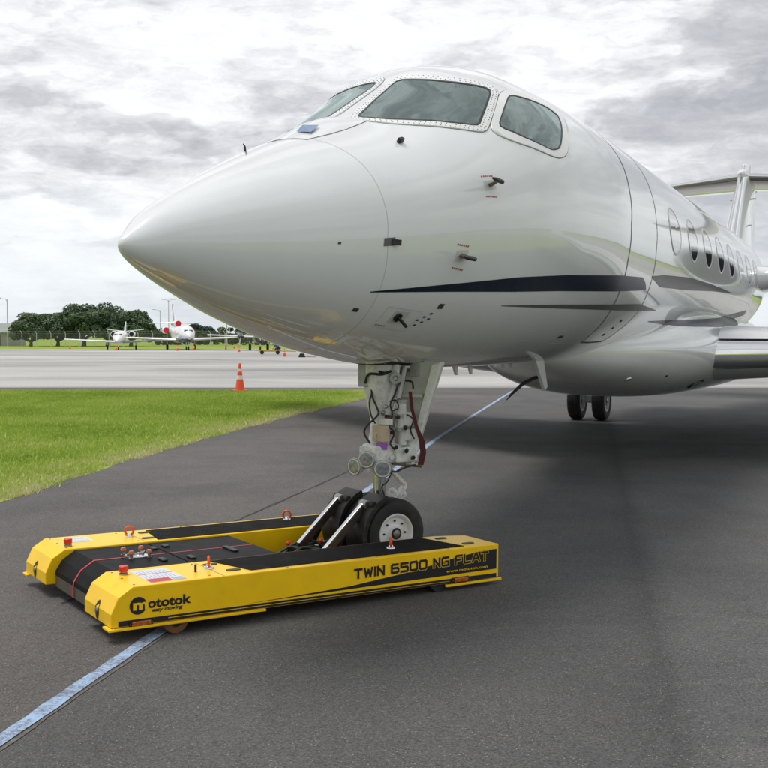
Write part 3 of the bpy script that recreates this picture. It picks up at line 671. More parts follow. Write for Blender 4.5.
def inside(poly, x, y):
    c = False
    for i in range(len(poly)):
        (x0, y0), (x1, y1) = poly[i-1], poly[i]
        if (y0 > y) != (y1 > y) and x < (x1-x0)*(y-y0)/(y1-y0)+x0: c = not c
    return c
def open_windows(mb, ss_, nth):
    """drop the skin behind the panes so that the glass looks into the flight deck"""
    keep = []
    mids = [[(a[0]+(b[0]-a[0])*.45, a[1]+(b[1]-a[1])*.45) for a, b in zip(I_, O_)] for I_, O_ in ((W_IN, W_OUT), (S_IN, S_OUT))]
    for f in mb.f:
        if len(f) == 4:
            cs = [(ss_[i//nth], 2*math.pi*(i % nth)/nth) for i in f]; t = [c[1] for c in cs]
            if max(t)-min(t) < 1 and 2.3 < cs[0][0] < 5 and 0 < t[0] < math.pi:
                if any(all(inside(P_, c[0], c[1]) or inside(P_, c[0], math.pi-c[1]) for c in cs) for P_ in mids): continue
        keep.append(f)
    mb.f = keep; return mb
fb = open_windows(MB().loft([[fs(s, 2*math.pi*k/NTH) for k in range(NTH)] for s in ss]), ss, NTH); fus = fb.build('fuselage', 'white_paint', jet, True, ang=60)
s2 = list(np.linspace(2.2, 5.2, 50)); open_windows(MB().loft([[fs(s, 2*math.pi*k/NTH, -.035) for k in range(NTH)] for s in s2], True, False), s2, NTH).build('flight_deck_lining', 'lining', fus, True, ang=60)
MB().loft([[fs(5.2, 2*math.pi*k/48, -.04) for k in range(48)], [fs(5.24, 2*math.pi*k/48, -.04) for k in range(48)]]).build('bulkhead', 'lining', fus)
MB().loft([[fs(s, math.pi/2+q, -.05-d)+Vector((0, 0, -e)) for q in np.linspace(-.75, .75, 15)] for s, d, e in ((2.42, 0.0, 0.0), (2.7, .10, .08), (3.05, .22, .18), (3.08, .45, .3))], False, False).build('glareshield', 'dash', fus, True)
for sy in (-.45, .45):
    seat = MB().loft([[(4.05+.10*(z-2.6), sy+dx, z) for dx in ()] for z in ()]) if False else MB()
    seat.box((3.98, sy-.24, 2.35), (4.12, sy+.24, 3.22)); so_ = seat.build('seat_back', 'dash', fus, bevel=.05); MB().box((3.98, sy-.15, 3.24), (4.08, sy+.15, 3.46)).build('headrest', 'dash', so_, bevel=.04)
MB().box((3.1, -.62, 2.2), (5.15, .62, 2.3)).build('flight_deck_floor', 'dash', fus)

def strip(name, m, st, parent=jet, off=.0022, mirror=False, nv=6, ns=24):
    """st: list of (s, z_top, z_bottom)"""
    S = np.array([q[0] for q in st]); T = np.array([q[1] for q in st]); B = np.array([q[2] for q in st])
    xs = np.linspace(S[0], S[-1], ns*max(1, int((S[-1]-S[0])/1.2)))
    rings = []
    for s in xs:
        a, b = th_of(s, np.interp(s, S, T)), th_of(s, np.interp(s, S, B)); rings.append([fs(s, (a+(b-a)*k/nv) if not mirror else math.pi-(a+(b-a)*k/nv), off) for k in range(nv+1)])
    return MB().loft(rings, False, False).build(name, m, parent, True, ang=80)
def rounded(poly, rad, n=6):
    out = []; N_ = len(poly)
    for i in range(N_):
        p = Vector(poly[i]); a = Vector(poly[i-1])-p; b = Vector(poly[(i+1) % N_])-p
        r = rad[i] if hasattr(rad, '__len__') else rad; r = min(r, a.length*.48, b.length*.48)
        p0 = p+a.normalized()*r; p1 = p+b.normalized()*r
        for k in range(n+1):
            t = k/n; out.append(tuple(p0*(1-t)**2+p*2*t*(1-t)+p1*t*t))
    return out
def densify(poly, step=.05):
    out = []
    for i, p in enumerate(poly):
        a = Vector(p); b = Vector(poly[(i+1) % len(poly)]); k = max(1, int((b-a).length/step))
        out += [tuple(a.lerp(b, j/k)) for j in range(k)]
    return out
def patch(name, m, poly, parent, off=.004, rings=5, mirror=False):
    mp = (lambda t: math.pi-t) if mirror else (lambda t: t)
    c = Vector((sum(p[0] for p in poly)/len(poly), sum(p[1] for p in poly)/len(poly))); R_ = []
    for k in range(rings, 0, -1): R_.append([fs(c[0]+(p[0]-c[0])*k/rings, mp(c[1]+(p[1]-c[1])*k/rings), off) for p in poly])
    mb = MB().loft(R_, True, False); n = len(poly); i0 = (rings-1)*n; mb.v.append(tuple(fs(c[0], mp(c[1]), off))); ci = len(mb.v)-1
    mb.f += [(i0+j, i0+(j+1) % n, ci) for j in range(n)]
    return mb.build(name, m, parent, True, ang=80)
def ring_patch(name, m, outer, inner, parent, off=.006, mirror=False):
    mp = (lambda t: math.pi-t) if mirror else (lambda t: t)
    L = [[fs(a, mp(b), .0005) for a, b in outer]]
    L += [[fs(a+(c-a)*q, mp(b+(d-b)*q), off) for (a, b), (c, d) in zip(outer, inner)] for q in (.06, .35, .65, .97)]
    L += [[fs(c, mp(d), .002) for c, d in inner]]
    return MB().loft(L, True, False).build(name, m, parent, True, ang=50)
def grow(poly, k):
    n = len(poly); out = []
    for i in range(n):
        a = Vector(poly[i-1]); b = Vector(poly[(i+1) % n]); d = (b-a).normalized(); out.append((poly[i][0]+d.y*k, poly[i][1]-d.x*k))
    return out
def area(poly): return sum(poly[i][0]*poly[(i+1) % len(poly)][1]-poly[(i+1) % len(poly)][0]*poly[i][1] for i in range(len(poly)))
def path_strip(name, m, pts, wd, parent, off=.0016, mirror=False, step=.06):
    mp = (lambda t: math.pi-t) if mirror else (lambda t: t); L = []
    for a, b in zip(pts[:-1], pts[1:]):
        k = max(2, int((Vector(b)-Vector(a)).length/step)); L += [(a[0]+(b[0]-a[0])*j/k, a[1]+(b[1]-a[1])*j/k) for j in range(k)]
    L.append(pts[-1]); P = [fs(s, mp(t), off) for s, t in L]; rg = []
    for i, p in enumerate(P):
        d = (P[min(i+1, len(P)-1)]-P[max(i-1, 0)]).normalized(); s, t = L[i]; n = (fs(s, mp(t), .05)-fs(s, mp(t), 0)).normalized(); x = d.cross(n).normalized()
        rg.append([p-x*wd/2, p+x*wd/2])
    return MB().loft(rg, False, False).build(name, m, parent, True, ang=80)

# cockpit glazing: port and starboard alike
for mir in (False, True):
    side = 'starboard' if mir else 'port'
    seg = lambda P: [(p[0]+(q[0]-p[0])*k/4, p[1]+(q[1]-p[1])*k/4) for p, q in zip(P, P[1:]+P[:1]) for k in range(4)]
    def soft(P, it):
        for _ in range(it): P = [((P[i-1][0]+2*P[i][0]+P[(i+1) % len(P)][0])/4, (P[i-1][1]+2*P[i][1]+P[(i+1) % len(P)][1])/4) for i in range(len(P))]
        return P
    lerp = lambda A_, B_, t: [(a[0]+(b[0]-a[0])*t, a[1]+(b[1]-a[1])*t) for a, b in zip(A_, B_)]
    for I_, O_, nm, it1, it2, rivets in ((W_IN, W_OUT, 'windshield', 1, 2, True), (S_IN, S_OUT, 'side_window', 1, 3, False)):
        inn = soft(seg(I_), it1); fr_o = soft(seg(O_), it2); seal = lerp(inn, fr_o, .20 if rivets else .14)
        o = patch(nm, 'windshield', inn, jet, .007, 6, mir)
        ring_patch('window_seal', 'seal', seal, inn, o, .010, mir)
        ff = ring_patch(nm+'_frame', 'frame_white', fr_o, seal, jet, .008, mir)
        path_strip('frame_gap', 'seam', fr_o+fr_o[:1], .009, ff, .0012, mir, .03)
        if rivets:
            rv = MB()
            for q_ in (.42, .76):
                loop = densify(lerp(inn, fr_o, q_), .01); last = None
                for a, b in loop:
                    tb = math.pi-b if mir else b; p = fs(a, tb, .0086)
                    if last is None or (p-last).length > .036:
                        n = (fs(a, tb, .05)-fs(a, tb, 0)).normalized(); rv.lathe([(.0055, 0), (.0035, .0015)], 6, p, n); last = p
            rvo = rv.build('rivets', 'seam', ff); rvo['kind'] = 'stuff'
    # cabin windows
    for k in range(8):
        sc_ = 8.50+1.36*k; zc = 3.06; el = []
        for j in range(40):
            q = 2*math.pi*j/40; el.append((sc_+.355*math.cos(q), th_of(sc_, zc+.255*math.sin(q))))
        cwn = patch('cabin_window', 'cabin_glass', el, jet, .004, 4, mir)
        ring_patch('window_rim', 'seam_lt', [(sc_+(a-sc_)*1.07, th_of(sc_, zc)+(b-th_of(sc_, zc))*1.09) for a, b in el], el, cwn, .006, mir)
# passenger door outline, read off the port side
dl = [(6.50, .86), (6.33, .55), (6.07, .28), (5.93, .01), (5.97, -.23), (6.13, -.46), (6.38, -.77), (6.46, -.98), (6.83, -.985), (7.36, -.97), (7.51, -.76), (7.58, -.60), (7.42, -.37), (7.27, -.10), (7.29, .15), (7.46, .41), (7.66, .63), (7.9, .90)]
door = path_strip('passenger_door', 'seam', dl[:8], .030, jet); path_strip('door_seam_sill', 'seam', dl[7:10], .026, door); path_strip('door_seam_aft', 'seam', dl[9:], .022, door)
for (s, t) in [(7.0, -.88), (7.06, -.80), (7.12, -.72)]: patch('door_latch', 'dk_opening', [(s-.035, t-.012), (s+.035, t-.012), (s+.035, t+.012), (s-.035, t+.012)], door, .003, 1)
for pts_ in ([(2.62, -.95), (2.62, -1.9)], [(3.75, -.9), (3.75, -2.2)], [(2.62, -1.25), (3.75, -1.28)], [(1.86, -.9), (1.95, -1.57)], [(2.0, -.70), (2.40, -.72), (2.40, -.93), (2.0, -.92), (2.0, -.70)], [(4.4, -.95), (5.9, -1.0)]): path_strip('panel_seam', 'seam_lt', pts_, .005, jet, .001)
path_strip('radome_seam', 'seam_lt', [(1.75, 1.3), (1.75, .72), (1.74, .35), (1.74, -.09), (1.80, -.5), (1.86, -.9)], .0045, jet, .001)
# stripes
for mir in (False, True):
    strip('navy_stripe', 'navy', [(1.73, 2.124, 2.118), (2.52, 2.20, 2.148), (3.47, 2.29, 2.18), (4.3, 2.345, 2.215), (5.9, 2.42, 2.27), (6.9, 2.45, 2.315), (7.15, 2.40, 2.33), (7.30, 2.345, 2.338)], mirror=mir)
    strip('grey_stripe', 'silver_stripe', [(3.42, 2.075, 2.070), (4.58, 2.112, 2.078), (6.2, 2.155, 2.10), (7.42, 2.19, 2.12), (8.5, 2.15, 2.142)], mirror=mir)
    strip('navy_stripe', 'navy', [(7.35, 2.485, 2.470), (8.0, 2.53, 2.395), (9.82, 2.59, 2.43), (12.0, 2.59, 2.50), (14.4, 2.56, 2.552)], mirror=mir)
# nose details
def small_patch(name, m, s, t, ds, dt, parent=jet, off=.003): return patch(name, m, [(s-ds, t-dt), (s+ds, t-dt), (s+ds, t+dt), (s-ds, t+dt)], parent, off, 1)
def probe(s, t, ln, label):
    b = fs(s, t); n = (fs(s, t, .05)-b).normalized(); tip = b+n*.085
    mb = MB(); mb.loft([[b+Vector((dx*.9, 0, 0))+Vector((0, 0, dz)) for dx, dz in ((-.05, 0), (0, .02), (.05, 0), (0, -.02))], [tip+Vector((dx*.7-.02, 0, 0))+Vector((0, 0, dz)) for dx, dz in ((-.03, 0), (0, .014), (.03, 0), (0, -.014))]])
    o = mb.build('probe_mast', 'brass', jet, bevel=.004)
    MB().tube([tip+Vector((.06, 0, 0)), tip+Vector((-ln*.6, 0, 0)), tip+Vector((-ln, 0, 0))], [.017, .015, .007], 10).build('pitot_tube', 'dark_metal', o, True)
    for dt, w_ in ((.085, .06), (-.085, .06)):
        for k in range(6): small_patch('stencil_mark', 'red_text', s-.07+k*.025, t+dt-.004*k, .0085, .006, o, .0015)
    small_patch('base_plate', 'seam_lt', s, t, .07, .04, o, .001)
probe(2.89, .235, .15, 'a'); probe(2.55, -.265, .15, 'b')
b = fs(2.29, .88); n = (fs(2.29, .88, .05)-b).normalized()
MB().bar(b, b+n*.035, .028, .055, (1, 0, 0)).build('ice_detector', 'dark_metal', jet, bevel=.006)
vn_ = small_patch('angle_vane_base', 'seam', 1.76, -.115, .05, .035); b = fs(1.78, -.115); n = (fs(1.78, -.115, .05)-b).normalized()
MB().bar(b, b+n*.045+Vector((.06, 0, 0)), .02, .035).build('vane', 'dark_metal', vn_)
sp = small_patch('static_port', 'seam_lt', 2.19, -.79, .08, .06); b = fs(2.19, -.79); n = (fs(2.19, -.79, .05)-b).normalized()
MB().lathe([(.035, 0), (.035, .012), (.022, .012), (.02, .002)], 14, b+Vector((-.03, 0, 0)), n).build('port_cup', 'dark_metal', sp, True); MB().tube([b+Vector((-.02, 0, 0)), b+n*.05+Vector((.05, 0, -.03))], .012, 8).build('vane', 'dark_metal', sp)
for k in range(4): small_patch('stencil_mark', 'red_text', 2.03+k*.03, -.90, .01, .006, sp, .0015)
small_patch('access_mark', 'black_text', 2.57, -.66, .032, .022)
for i in range(2):
    for j in range(3): small_patch('access_mark', 'black_text', 2.42+j*.05+i*.02, -.80+.035*j-.05*i, .015, .008)
small_patch('access_mark', 'black_text', 1.71, -.78, .026, .02); small_patch('access_mark', 'black_text', 5.41, -.91, .06, .015); small_patch('access_mark', 'black_text', 1.33, -.10, .012, .012)
patch('nose_strip', 'strip_pale', [(.17, -.98), (.38, -.98), (.39, -1.07), (.18, -1.09)], jet, .0015, 1); patch('nose_strip', 'strip_pale', [(.23, -1.20), (.44, -1.25), (.44, -1.35), (.23, -1.35)], jet, .0015, 1)  # two pale strips on the lower radome
# hood with a small blue sensor window ahead of the windshield, and a crown antenna
hd = MB().loft([[fs(s, math.pi/2+a*.62/ max(.25, sec(s)[2])*q, .004+h*(1-abs(a)**2)) for a in np.linspace(-1, 1, 15)] for s, q, h in ((1.72, .25, 0.0), (1.95, .32, .030), (2.15, .36, .050), (2.35, .38, .040), (2.50, .40, .0))], False, False)
hdo = hd.build('sensor_hood', 'white_paint', jet, True, ang=60)
MB().loft([[fs(1.84, math.pi/2-.16, .026), fs(1.84, math.pi/2-.02, .030)], [fs(1.99, math.pi/2-.13, .048), fs(1.99, math.pi/2+.02, .053)]], False, False).build('sensor_window', 'hud_glass', hdo)
b = fs(1.47, math.pi/2+.25); MB().tube([b, b+Vector((-.005, .0, .03)), b+Vector((-.025, 0, .045))], [.007, .006, .004], 8).build('crown_probe', 'dark_metal', jet, True)
# belly antennas
for s, h in ((4.85, .085), (5.25, .09), (6.25, .06), (6.5, .06)):
    MB().prism([(s-.05, 1.57), (s+.06, 1.57), (s+.05, 1.57-h), (s+.02, 1.57-h)], lambda x, z: (x, -.012, z), lambda x, z: (x, .012, z)).build('blade_antenna', 'wing_paint', jet, bevel=.004)
dm = MB().prism([(6.42, 1.62), (6.74, 1.62), (6.80, 1.30), (6.70, 1.265)], lambda x, z: (x, -.30-.10*(1.6-z), z), lambda x, z: (x, -.262-.10*(1.6-z), z)).build('drain_mast', 'wing_paint', jet, bevel=.006)
MB().tube([(6.72, -.31, 1.42), (6.66, -.22, 1.40), (6.58, -.12, 1.34), (6.50, -.03, 1.24), (6.46, .02, 1.17)], [.012, .020, .020, .015, .004], 8).build('drain_hose', 'hose', dm, True)
# wing-to-body fairing
def fair(s):
    S = [6.9, 7.35, 7.85, 9.0, 10.5, 12.0, 13.5, 16, 19, 21.2, 22.6]
    w_ = np.interp(s, S, [.10, .42, .80, 1.12, 1.44, 1.58, 1.64, 1.66, 1.58, 1.05, .25]); zb_ = np.interp(s, S, [1.60, 1.47, 1.345, 1.165, 1.00, .935, .91, .88, .88, .98, 1.6]); zt_ = np.interp(s, S, [1.75, 1.85, 2.0, 2.16, 2.32, 2.40, 2.42, 2.4, 2.4, 2.4, 2.2])
    return w_, zb_, zt_
def fair_pt(s, q):
    w_, b_, t_ = fair(s); c = math.cos(q); sn = math.sin(q); m = b_+(t_-b_)*.52
    return Vector((s, -w_*math.copysign(abs(c)**(.8 if sn < 0 else 1.15), c), m+((t_-m)*sn if sn > 0 else (m-b_)*math.copysign(abs(sn)**.8, sn))))
def smooth_fair(s, q):
    ks = [-.5, -.25, 0, .25, .5]; return sum((fair_pt(min(max(s+k, 6.9), 22.6), q) for k in ks), Vector())/5
FS = np.linspace(6.9, 22.6, 64)
MB().loft([[smooth_fair(s, 2*math.pi*k/56) for k in range(56)] for s in FS]).build('belly_fairing', 'fairing_paint', jet, True, ang=70)
def skin_point(s, z, sg, off=.004):
    a, b_, c, m = sec(s); p = c*math.cos(th_of(s, z)) if b_ < z < a else 0
    lo_q, hi_q = -math.pi/2, math.pi/2
    for _ in range(30):
        q = (lo_q+hi_q)/2
        if smooth_fair(s, q).z < z: lo_q = q
        else: hi_q = q
    f = smooth_fair(s, q); pf_ = -f.y if abs(f.z-z) < .03 else 0
    return Vector((s, -sg*(max(p, pf_)+off), z))
for sg in (1, -1):
    T4 = [(8.59, 2.015, 2.010), (10.69, 2.065, 1.975), (12.1, 2.10, 1.985), (14.5, 2.17, 2.03), (17.4, 2.34, 2.25)]; xs = np.linspace(8.59, 17.4, 90)
    MB().loft([[skin_point(x, np.interp(x, [t[0] for t in T4], [t[1] for t in T4])*(1-k/5)+np.interp(x, [t[0] for t in T4], [t[2] for t in T4])*k/5, sg) for k in range(6)] for x in xs], False, False).build('navy_stripe', 'navy', jet, True, ang=80)
def on_fair(s, q, rx, rz, name, m, par=jet, off=.006):
    c = smooth_fair(s, q); du = (smooth_fair(s+.05, q)-smooth_fair(s-.05, q)).normalized(); dv = (smooth_fair(s, q+.03)-smooth_fair(s, q-.03)).normalized(); nn = du.cross(dv).normalized()
    if nn.dot(c-Vector((s, 0, 1.7))) < 0: nn = -nn
    mb = MB(); ring = lambda k, h: [c+du*math.cos(a)*rx*k+dv*math.sin(a)*rz*k+nn*h for a in (2*math.pi*j/24 for j in range(24))]
    mb.loft([ring(1.0, -.01), ring(1.0, off), ring(.85, off*1.3), ring(.6, off*.5)]); return mb.build(name, m, par, True)
lt_ = on_fair(11.35, -.72, .20, .12, 'taxi_light', 'dark_metal'); on_fair(11.35, -.72, .13, .08, 'lens', 'lens', lt_, .012)
on_fair(8.75, -.80, .045, .045, 'drain_port', 'chrome'); on_fair(9.6, -.55, .04, .02, 'access_mark', 'black_text', jet, .003)
# wings
pf = airfoil(48, .118); SPL = .036
le = [p for p in pf if p[0] <= SPL]; up = [p for p in pf if p[1] >= 0 and p[0] >= SPL*.9]; lo = [p for p in pf if p[1] < 0 and p[0] >= SPL*.9]
wsec = [(10.95, 1.2, 1.585, 7.3), (11.62, 2.2, 1.60, 6.6), (13.6, 5.0, 1.75, 5.2), (17.0, 8.6, 1.95, 3.5), (20.4, 12.0, 2.15, 1.9)]
for s in (-1, 1):
    wo = wing_mb([(x, s*y, z, c) for x, y, z, c in wsec], prof=up+lo).build('wing', 'wing_paint', jet, True)
    leo = MB().loft([[(x+c*a-.001, s*y, z+c*b*1.01) for a, b in le] for x, y, z, c in wsec], False, False).build('leading_edge', 'polished', wo, True, ang=60)
    y0, x0 = 2.6, 11.89; MB().loft([[(x0+dx+6.4*a-.004, s*(y0+dy), 1.621+6.4*b*1.015) for a, b in le] for dx, dy in ((0, 0), (.009, .012))], False, False).build('leading_edge_joint', 'seam', wo, True)
    wing_mb([(20.4, s*12.0, 2.15, 1.9), (21.6, s*12.4, 3.3, .7)], .08, vert=True).build('winglet', 'white_paint', wo, True)
    # engine nacelle and pylon
    na = MB().lathe([(.60, .10), (.62, .02), (.68, -.02), (.76, .06), (.84, .45), (.88, 1.4), (.84, 3.2), (.68, 4.8), (.50, 5.6), (.42, 5.6)], 40, (18.6, s*2.42, 3.12), (1, 0, 0), cap=False).build('nacelle', 'white_paint', jet, True, ang=60)
    MB().lathe([(.605, .10), (.66, -.028), (.70, -.026), (.762, .06)], 40, (18.6, s*2.42, 3.12), (1, 0, 0), cap=False).build('intake_lip', 'polished', na, True)
    MB().lathe([(.60, .12), (.58, 1.0), (.2, .9), (.02, .6)], 40, (18.6, s*2.42, 3.12), (1, 0, 0), cap=False).build('fan', 'dk_opening', na, True)
    wing_mb([(17.7, s*1.0, 3.02, 6.0), (18.7, s*1.75, 3.08, 4.6)], .10, 16).build('pylon', 'white_paint', na, True)
    # tailplane
    to = wing_mb([(28.2, 0, 6.40, 3.7), (31.2, s*5.2, 6.36, 1.7)], .095, 14).build('tailplane', 'tail_reflect_dark', jet, True)
    MB().loft([[(x+c*a-.002, s*y, z+c*b*1.02) for a, b in airfoil(30, .095) if a <= .03] for x, y, z, c in ((28.2, 0, 6.40, 3.7), (31.2, 5.2, 6.36, 1.7))], False, False).build('leading_edge', 'polished', to, True)
fo = wing_mb([(25.0, 0, 4.0, 6.6), (28.35, 0, 6.74, 3.3), (28.6, 0, 6.80, 2.9)], .105, 16, vert=True).build('fin', 'white_paint', jet, True)
MB().loft([[(x+c*a-.002, c*b*1.02, z) for a, b in airfoil(40, .105) if a <= .03] for x, z, c in ((25.0, 4.0, 6.6), (28.35, 6.74, 3.3))], False, False).build('leading_edge', 'polished', fo, True)
body_mb([(27.55, 6.40, .02, .02), (27.75, 6.42, .09, .10), (28.4, 6.44, .17, .19), (30.2, 6.44, .17, .19), (32.0, 6.42, .05, .06)]).build('tail_bullet', 'white_paint', fo, True)
for z in (4.9, 5.75): MB().tube([(26.1+(z-4)*1.25, -.36, z), (26.2+(z-4)*1.25, .36, z)], .022, 8).build('vent_tube', 'wing_paint', fo, True)
# ------------------------------------------------------------------ wheels
def aircraft_wheel(r, wd, rimr, name, parent, loc, rotz, tyre_me=None, rim_me=None, holes=8):
    if tyre_me is None:
        h = wd/2; prof = [(rimr*.92, -h*.62), (rimr*1.02, -h*.80), (rimr*1.12, -h*.90), (r*.80, -h), (r*.92, -h*.90), (r*.975, -h*.68), (r*.992, -h*.52), (r*.992, -h*.47), (r*.98, -h*.46), (r*.98, -h*.42), (r*.998, -h*.40), (r, -h*.12), (r*.985, -h*.10), (r*.985, -h*.05), (r, -h*.03)]
        prof += [(a, -b) for a, b in reversed(prof)]
        t = MB().lathe(prof, 64, (0, 0, 0), (0, 1, 0), cap=False).build(name, 'rubber', parent, True, loc=loc, rot=(0, 0, rotz), ang=30)
        rp = [(.001, -h*.50), (rimr*.16, -h*.50), (rimr*.18, -h*.78), (rimr*.34, -h*.78), (rimr*.38, -h*.52), (rimr*.50, -h*.46), (rimr*.80, -h*.55), (rimr*.86, -h*.70), (rimr*.94, -h*.86), (rimr*1.0, -h*.88), (rimr*1.03, -h*.80), (rimr*.98, -h*.55)]
        m2 = MB().lathe(rp+[(a, -b) for a, b in reversed(rp)], 48, (0, 0, 0), (0, 1, 0), cap=False)
        rm = m2.build('rim', 'rim', t, True, ang=30)
        hm = MB()
        for sg in (-1, 1):
            hm.lathe([(rimr*.30, sg*h*.80), (rimr*.29, sg*h*.84), (rimr*.16, sg*h*.85), (rimr*.15, sg*h*.79)], 24, (0, 0, 0), (0, 1, 0))
            for k in range(holes):
                a = 2*math.pi*k/holes; hm.lathe([(rimr*.055, sg*h*.50), (rimr*.055, sg*h*.60), (rimr*.02, sg*h*.62)], 8, (math.cos(a)*rimr*.64, 0, math.sin(a)*rimr*.64), (0, 1, 0))
        hm.build('hub_cap', 'dark_metal', t, True)
        for sg in (-1, 1): MB().lathe([(rimr*.20, sg*h*.845), (rimr*.18, sg*h*.90), (rimr*.06, sg*h*.93), (rimr*.01, sg*h*.93)], 18, (0, 0, 0), (0, 1, 0)).build('axle_nut', 'steel', t, True)
        return t
    c = copy_tree(tyre_me, parent); c.location = loc; c.rotation_euler = (0, 0, rotz); return c
TA = .5757                                  # world heading of the tug's long axis; the nose wheels follow it
STEER = TA-(math.pi/2-A)
def G(dx, dy, z):                            # offsets from the nose-gear axis: right and away as seen in the photograph
    return Vector((NG_S+math.sin(A)*dx+math.cos(A)*dy, -(math.cos(A)*dx-math.sin(A)*dy), z))
axv = Vector((-math.sin(STEER), math.cos(STEER), 0)); fwv = Vector((math.cos(STEER), math.sin(STEER), 0))   # axle (away from camera) and aft along the tug
ngc = Vector((NG_S, 0, .333))
w1 = aircraft_wheel(.2665, .185, .150, 'nose_wheel', jet, ngc-axv*.165, STEER)
w2 = aircraft_wheel(.2665, .185, .150, 'nose_wheel', jet, ngc+axv*.165, STEER, w1)
for s in (-1, 1):
    msx, msy = 19.15, s*2.19
    MB().tube([(msx, msy, .47), (msx-.1, msy*.97, 1.0), (msx-.2, msy*.93, 1.75)], [.11, .13, .14], 14).build('main_gear_strut', 'gear_white', jet, True)
    for q in (-.27, .27):
        if s == -1 and q == -.27: mw = aircraft_wheel(.445, .28, .25, 'main_wheel', jet, (msx, msy+q, .453), 0)
        else: aircraft_wheel(0, 0, 0, '', jet, (msx, msy+q, .453), 0, mw)
    MB().tube([(msx, msy-.33, .453), (msx, msy+.33, .453)], .07, 12).build('main_axle', 'gear_white', jet, True)
    MB().box((msx-.5, msy*1.13-.02, .75), (msx+.4, msy*1.13+.02, 1.7)).build('main_gear_door', 'wing_paint', jet, bevel=.01)

# ------------------------------------------------------------------ nose gear
st = MB().lathe([(.118, 1.74), (.118, 1.56), (.105, 1.46), (.078, 1.36), (.070, 1.22), (.072, 1.10), (.082, 1.06), (.082, .98), (.074, .96), (.078, .84), (.092, .83), (.092, .79), (.06, .785)], 32, (NG_S, 0, 0)).build('nose_gear_strut', 'gear_white', jet, True)
MB().lathe([(.047, .80), (.047, .50)], 28, (NG_S, 0, 0)).build('piston', 'piston', st, True)
MB().lathe([(.056, .56), (.070, .53), (.070, .46), (.085, .42), (.06, .34), (.05, .27)], 24, (NG_S, 0, 0)).build('fork', 'gear_white', st, True)
MB().tube([ngc-axv*.20, ngc+axv*.20], .045, 16).build('axle', 'gear_white', st, True)
def lb(name, m, c, sz, par=st, rz=0, bev=.006, tilt=0):
    mx = Matrix.Translation(c) @ Matrix.Rotation(rz, 4, 'Z') @ Matrix.Rotation(tilt, 4, 'Y'); h = Vector(sz)/2
    return MB().box(-h, h, mx).build(name, m, par, bevel=bev)
lb('trunnion_bracket', 'gear_grey', G(-.10, 0, 1.56), (.10, .10, .22)); lb('trunnion_bracket', 'gear_grey', G(.30, .10, 1.60), (.14, .08, .14))
MB().tube([G(-.14, .02, 1.60), G(.34, .12, 1.60)], .045, 14).build('trunnion_shaft', 'steel', st, True)
for dx in (-.075, .10):
    MB().tube([G(dx*.5, -.02, 1.22), G(dx*.95, 0, 1.40), G(dx*1.25, .02, 1.62)], [.035, .042, .05], 10).build('side_cheek', 'gear_white', st, True)
MB().tube([G(.13, -.05, 1.62), G(.12, -.07, 1.50)], .030, 10).build('actuator', 'gear_white', st, True)
MB().lathe([(.045, -.03), (.045, .03), (.022, .03), (.022, -.03)], 18, G(.125, -.09, 1.52), G(0, -1, 0)-G(0, 0, 0)).build('lug_eye', 'gear_grey', st, True)
MB().tube([G(.19, .0, 1.60), G(.17, -.04, 1.47), G(.15, -.06, 1.36)], [.028, .024, .02], 10).build('brace_link', 'steel', st, True)
MB().tube([G(.10, .06, 1.20), G(.24, .28, 1.42), G(.36, .55, 1.62)], [.034, .034, .04], 12).build('drag_brace', 'gear_white', st, True)
MB().tube([G(.165, -.04, 1.335), G(.175, -.04, 1.12)], .042, 16).build('steering_actuator', 'gear_white', st, True)
MB().tube([G(.175, -.04, 1.12), G(.18, -.04, 1.00)], .032, 14).build('steering_actuator', 'gear_white', st, True)
for z in (1.34, 1.23, 1.12): MB().lathe([(.050, -.012), (.050, .012)], 16, G(.168, -.04, z)).build('clamp_ring', 'gear_grey', st, True)
lb('valve_block', 'gear_white', G(.22, -.05, 1.20), (.07, .08, .11), rz=.4); lb('valve_block', 'gear_white', G(.235, -.03, 1.08), (.08, .08, .09), rz=.4)
lb('junction_box', 'beige', G(.012, -.105, 1.095), (.07, .13, .125), rz=-.42); lb('junction_box', 'gear_white', G(.05, -.10, 1.185), (.06, .10, .05), rz=-.42)
lb('nameplate', 'maroon', G(.062, -.112, 1.225), (.012, .055, .025), rz=-.42, bev=0)
lb('steering_collar', 'gear_white', G(.02, -.02, .935), (.24, .22, .145), rz=STEER, bev=.02); lb('collar_arm', 'gear_white', G(.19, -.03, .925), (.20, .10, .12), rz=STEER, bev=.015); lb('collar_arm', 'gear_white', G(.25, .02, 1.00), (.09, .09, .11), rz=STEER, bev=.012)
lb('placard', 'purple', G(.02, -.150, 1.0), (.085, .006, .055), rz=R(-65.8)+.1, bev=0)
lb('lamp_bracket', 'gear_white', G(-.09, -.06, .93), (.06, .12, .12), rz=.3, bev=.01)
for i, (dx, dy, z) in enumerate([(.07, -.09, 1.16), (.03, -.08, 1.25), (.1, -.08, 1.10), (.13, -.12, .99), (.21, -.10, .96), (.10, -.13, .91), (.26, -.06, .90), (-.02, -.12, .98), (.05, -.1, 1.30), (.14, -.1, 1.22), (.2, -.1, 1.14)]):
    d = (G(random.uniform(-.3, .3), -1, random.uniform(-.3, .3))-G(0, 0, 0)).normalized()
    MB().lathe([(.016, -.02), (.016, .02), (.010, .022), (.010, .036)], 8, G(dx, dy, z), d).build('fitting', random.choice(['dark_metal', 'gear_grey', 'steel', 'gear_white']), st, True)
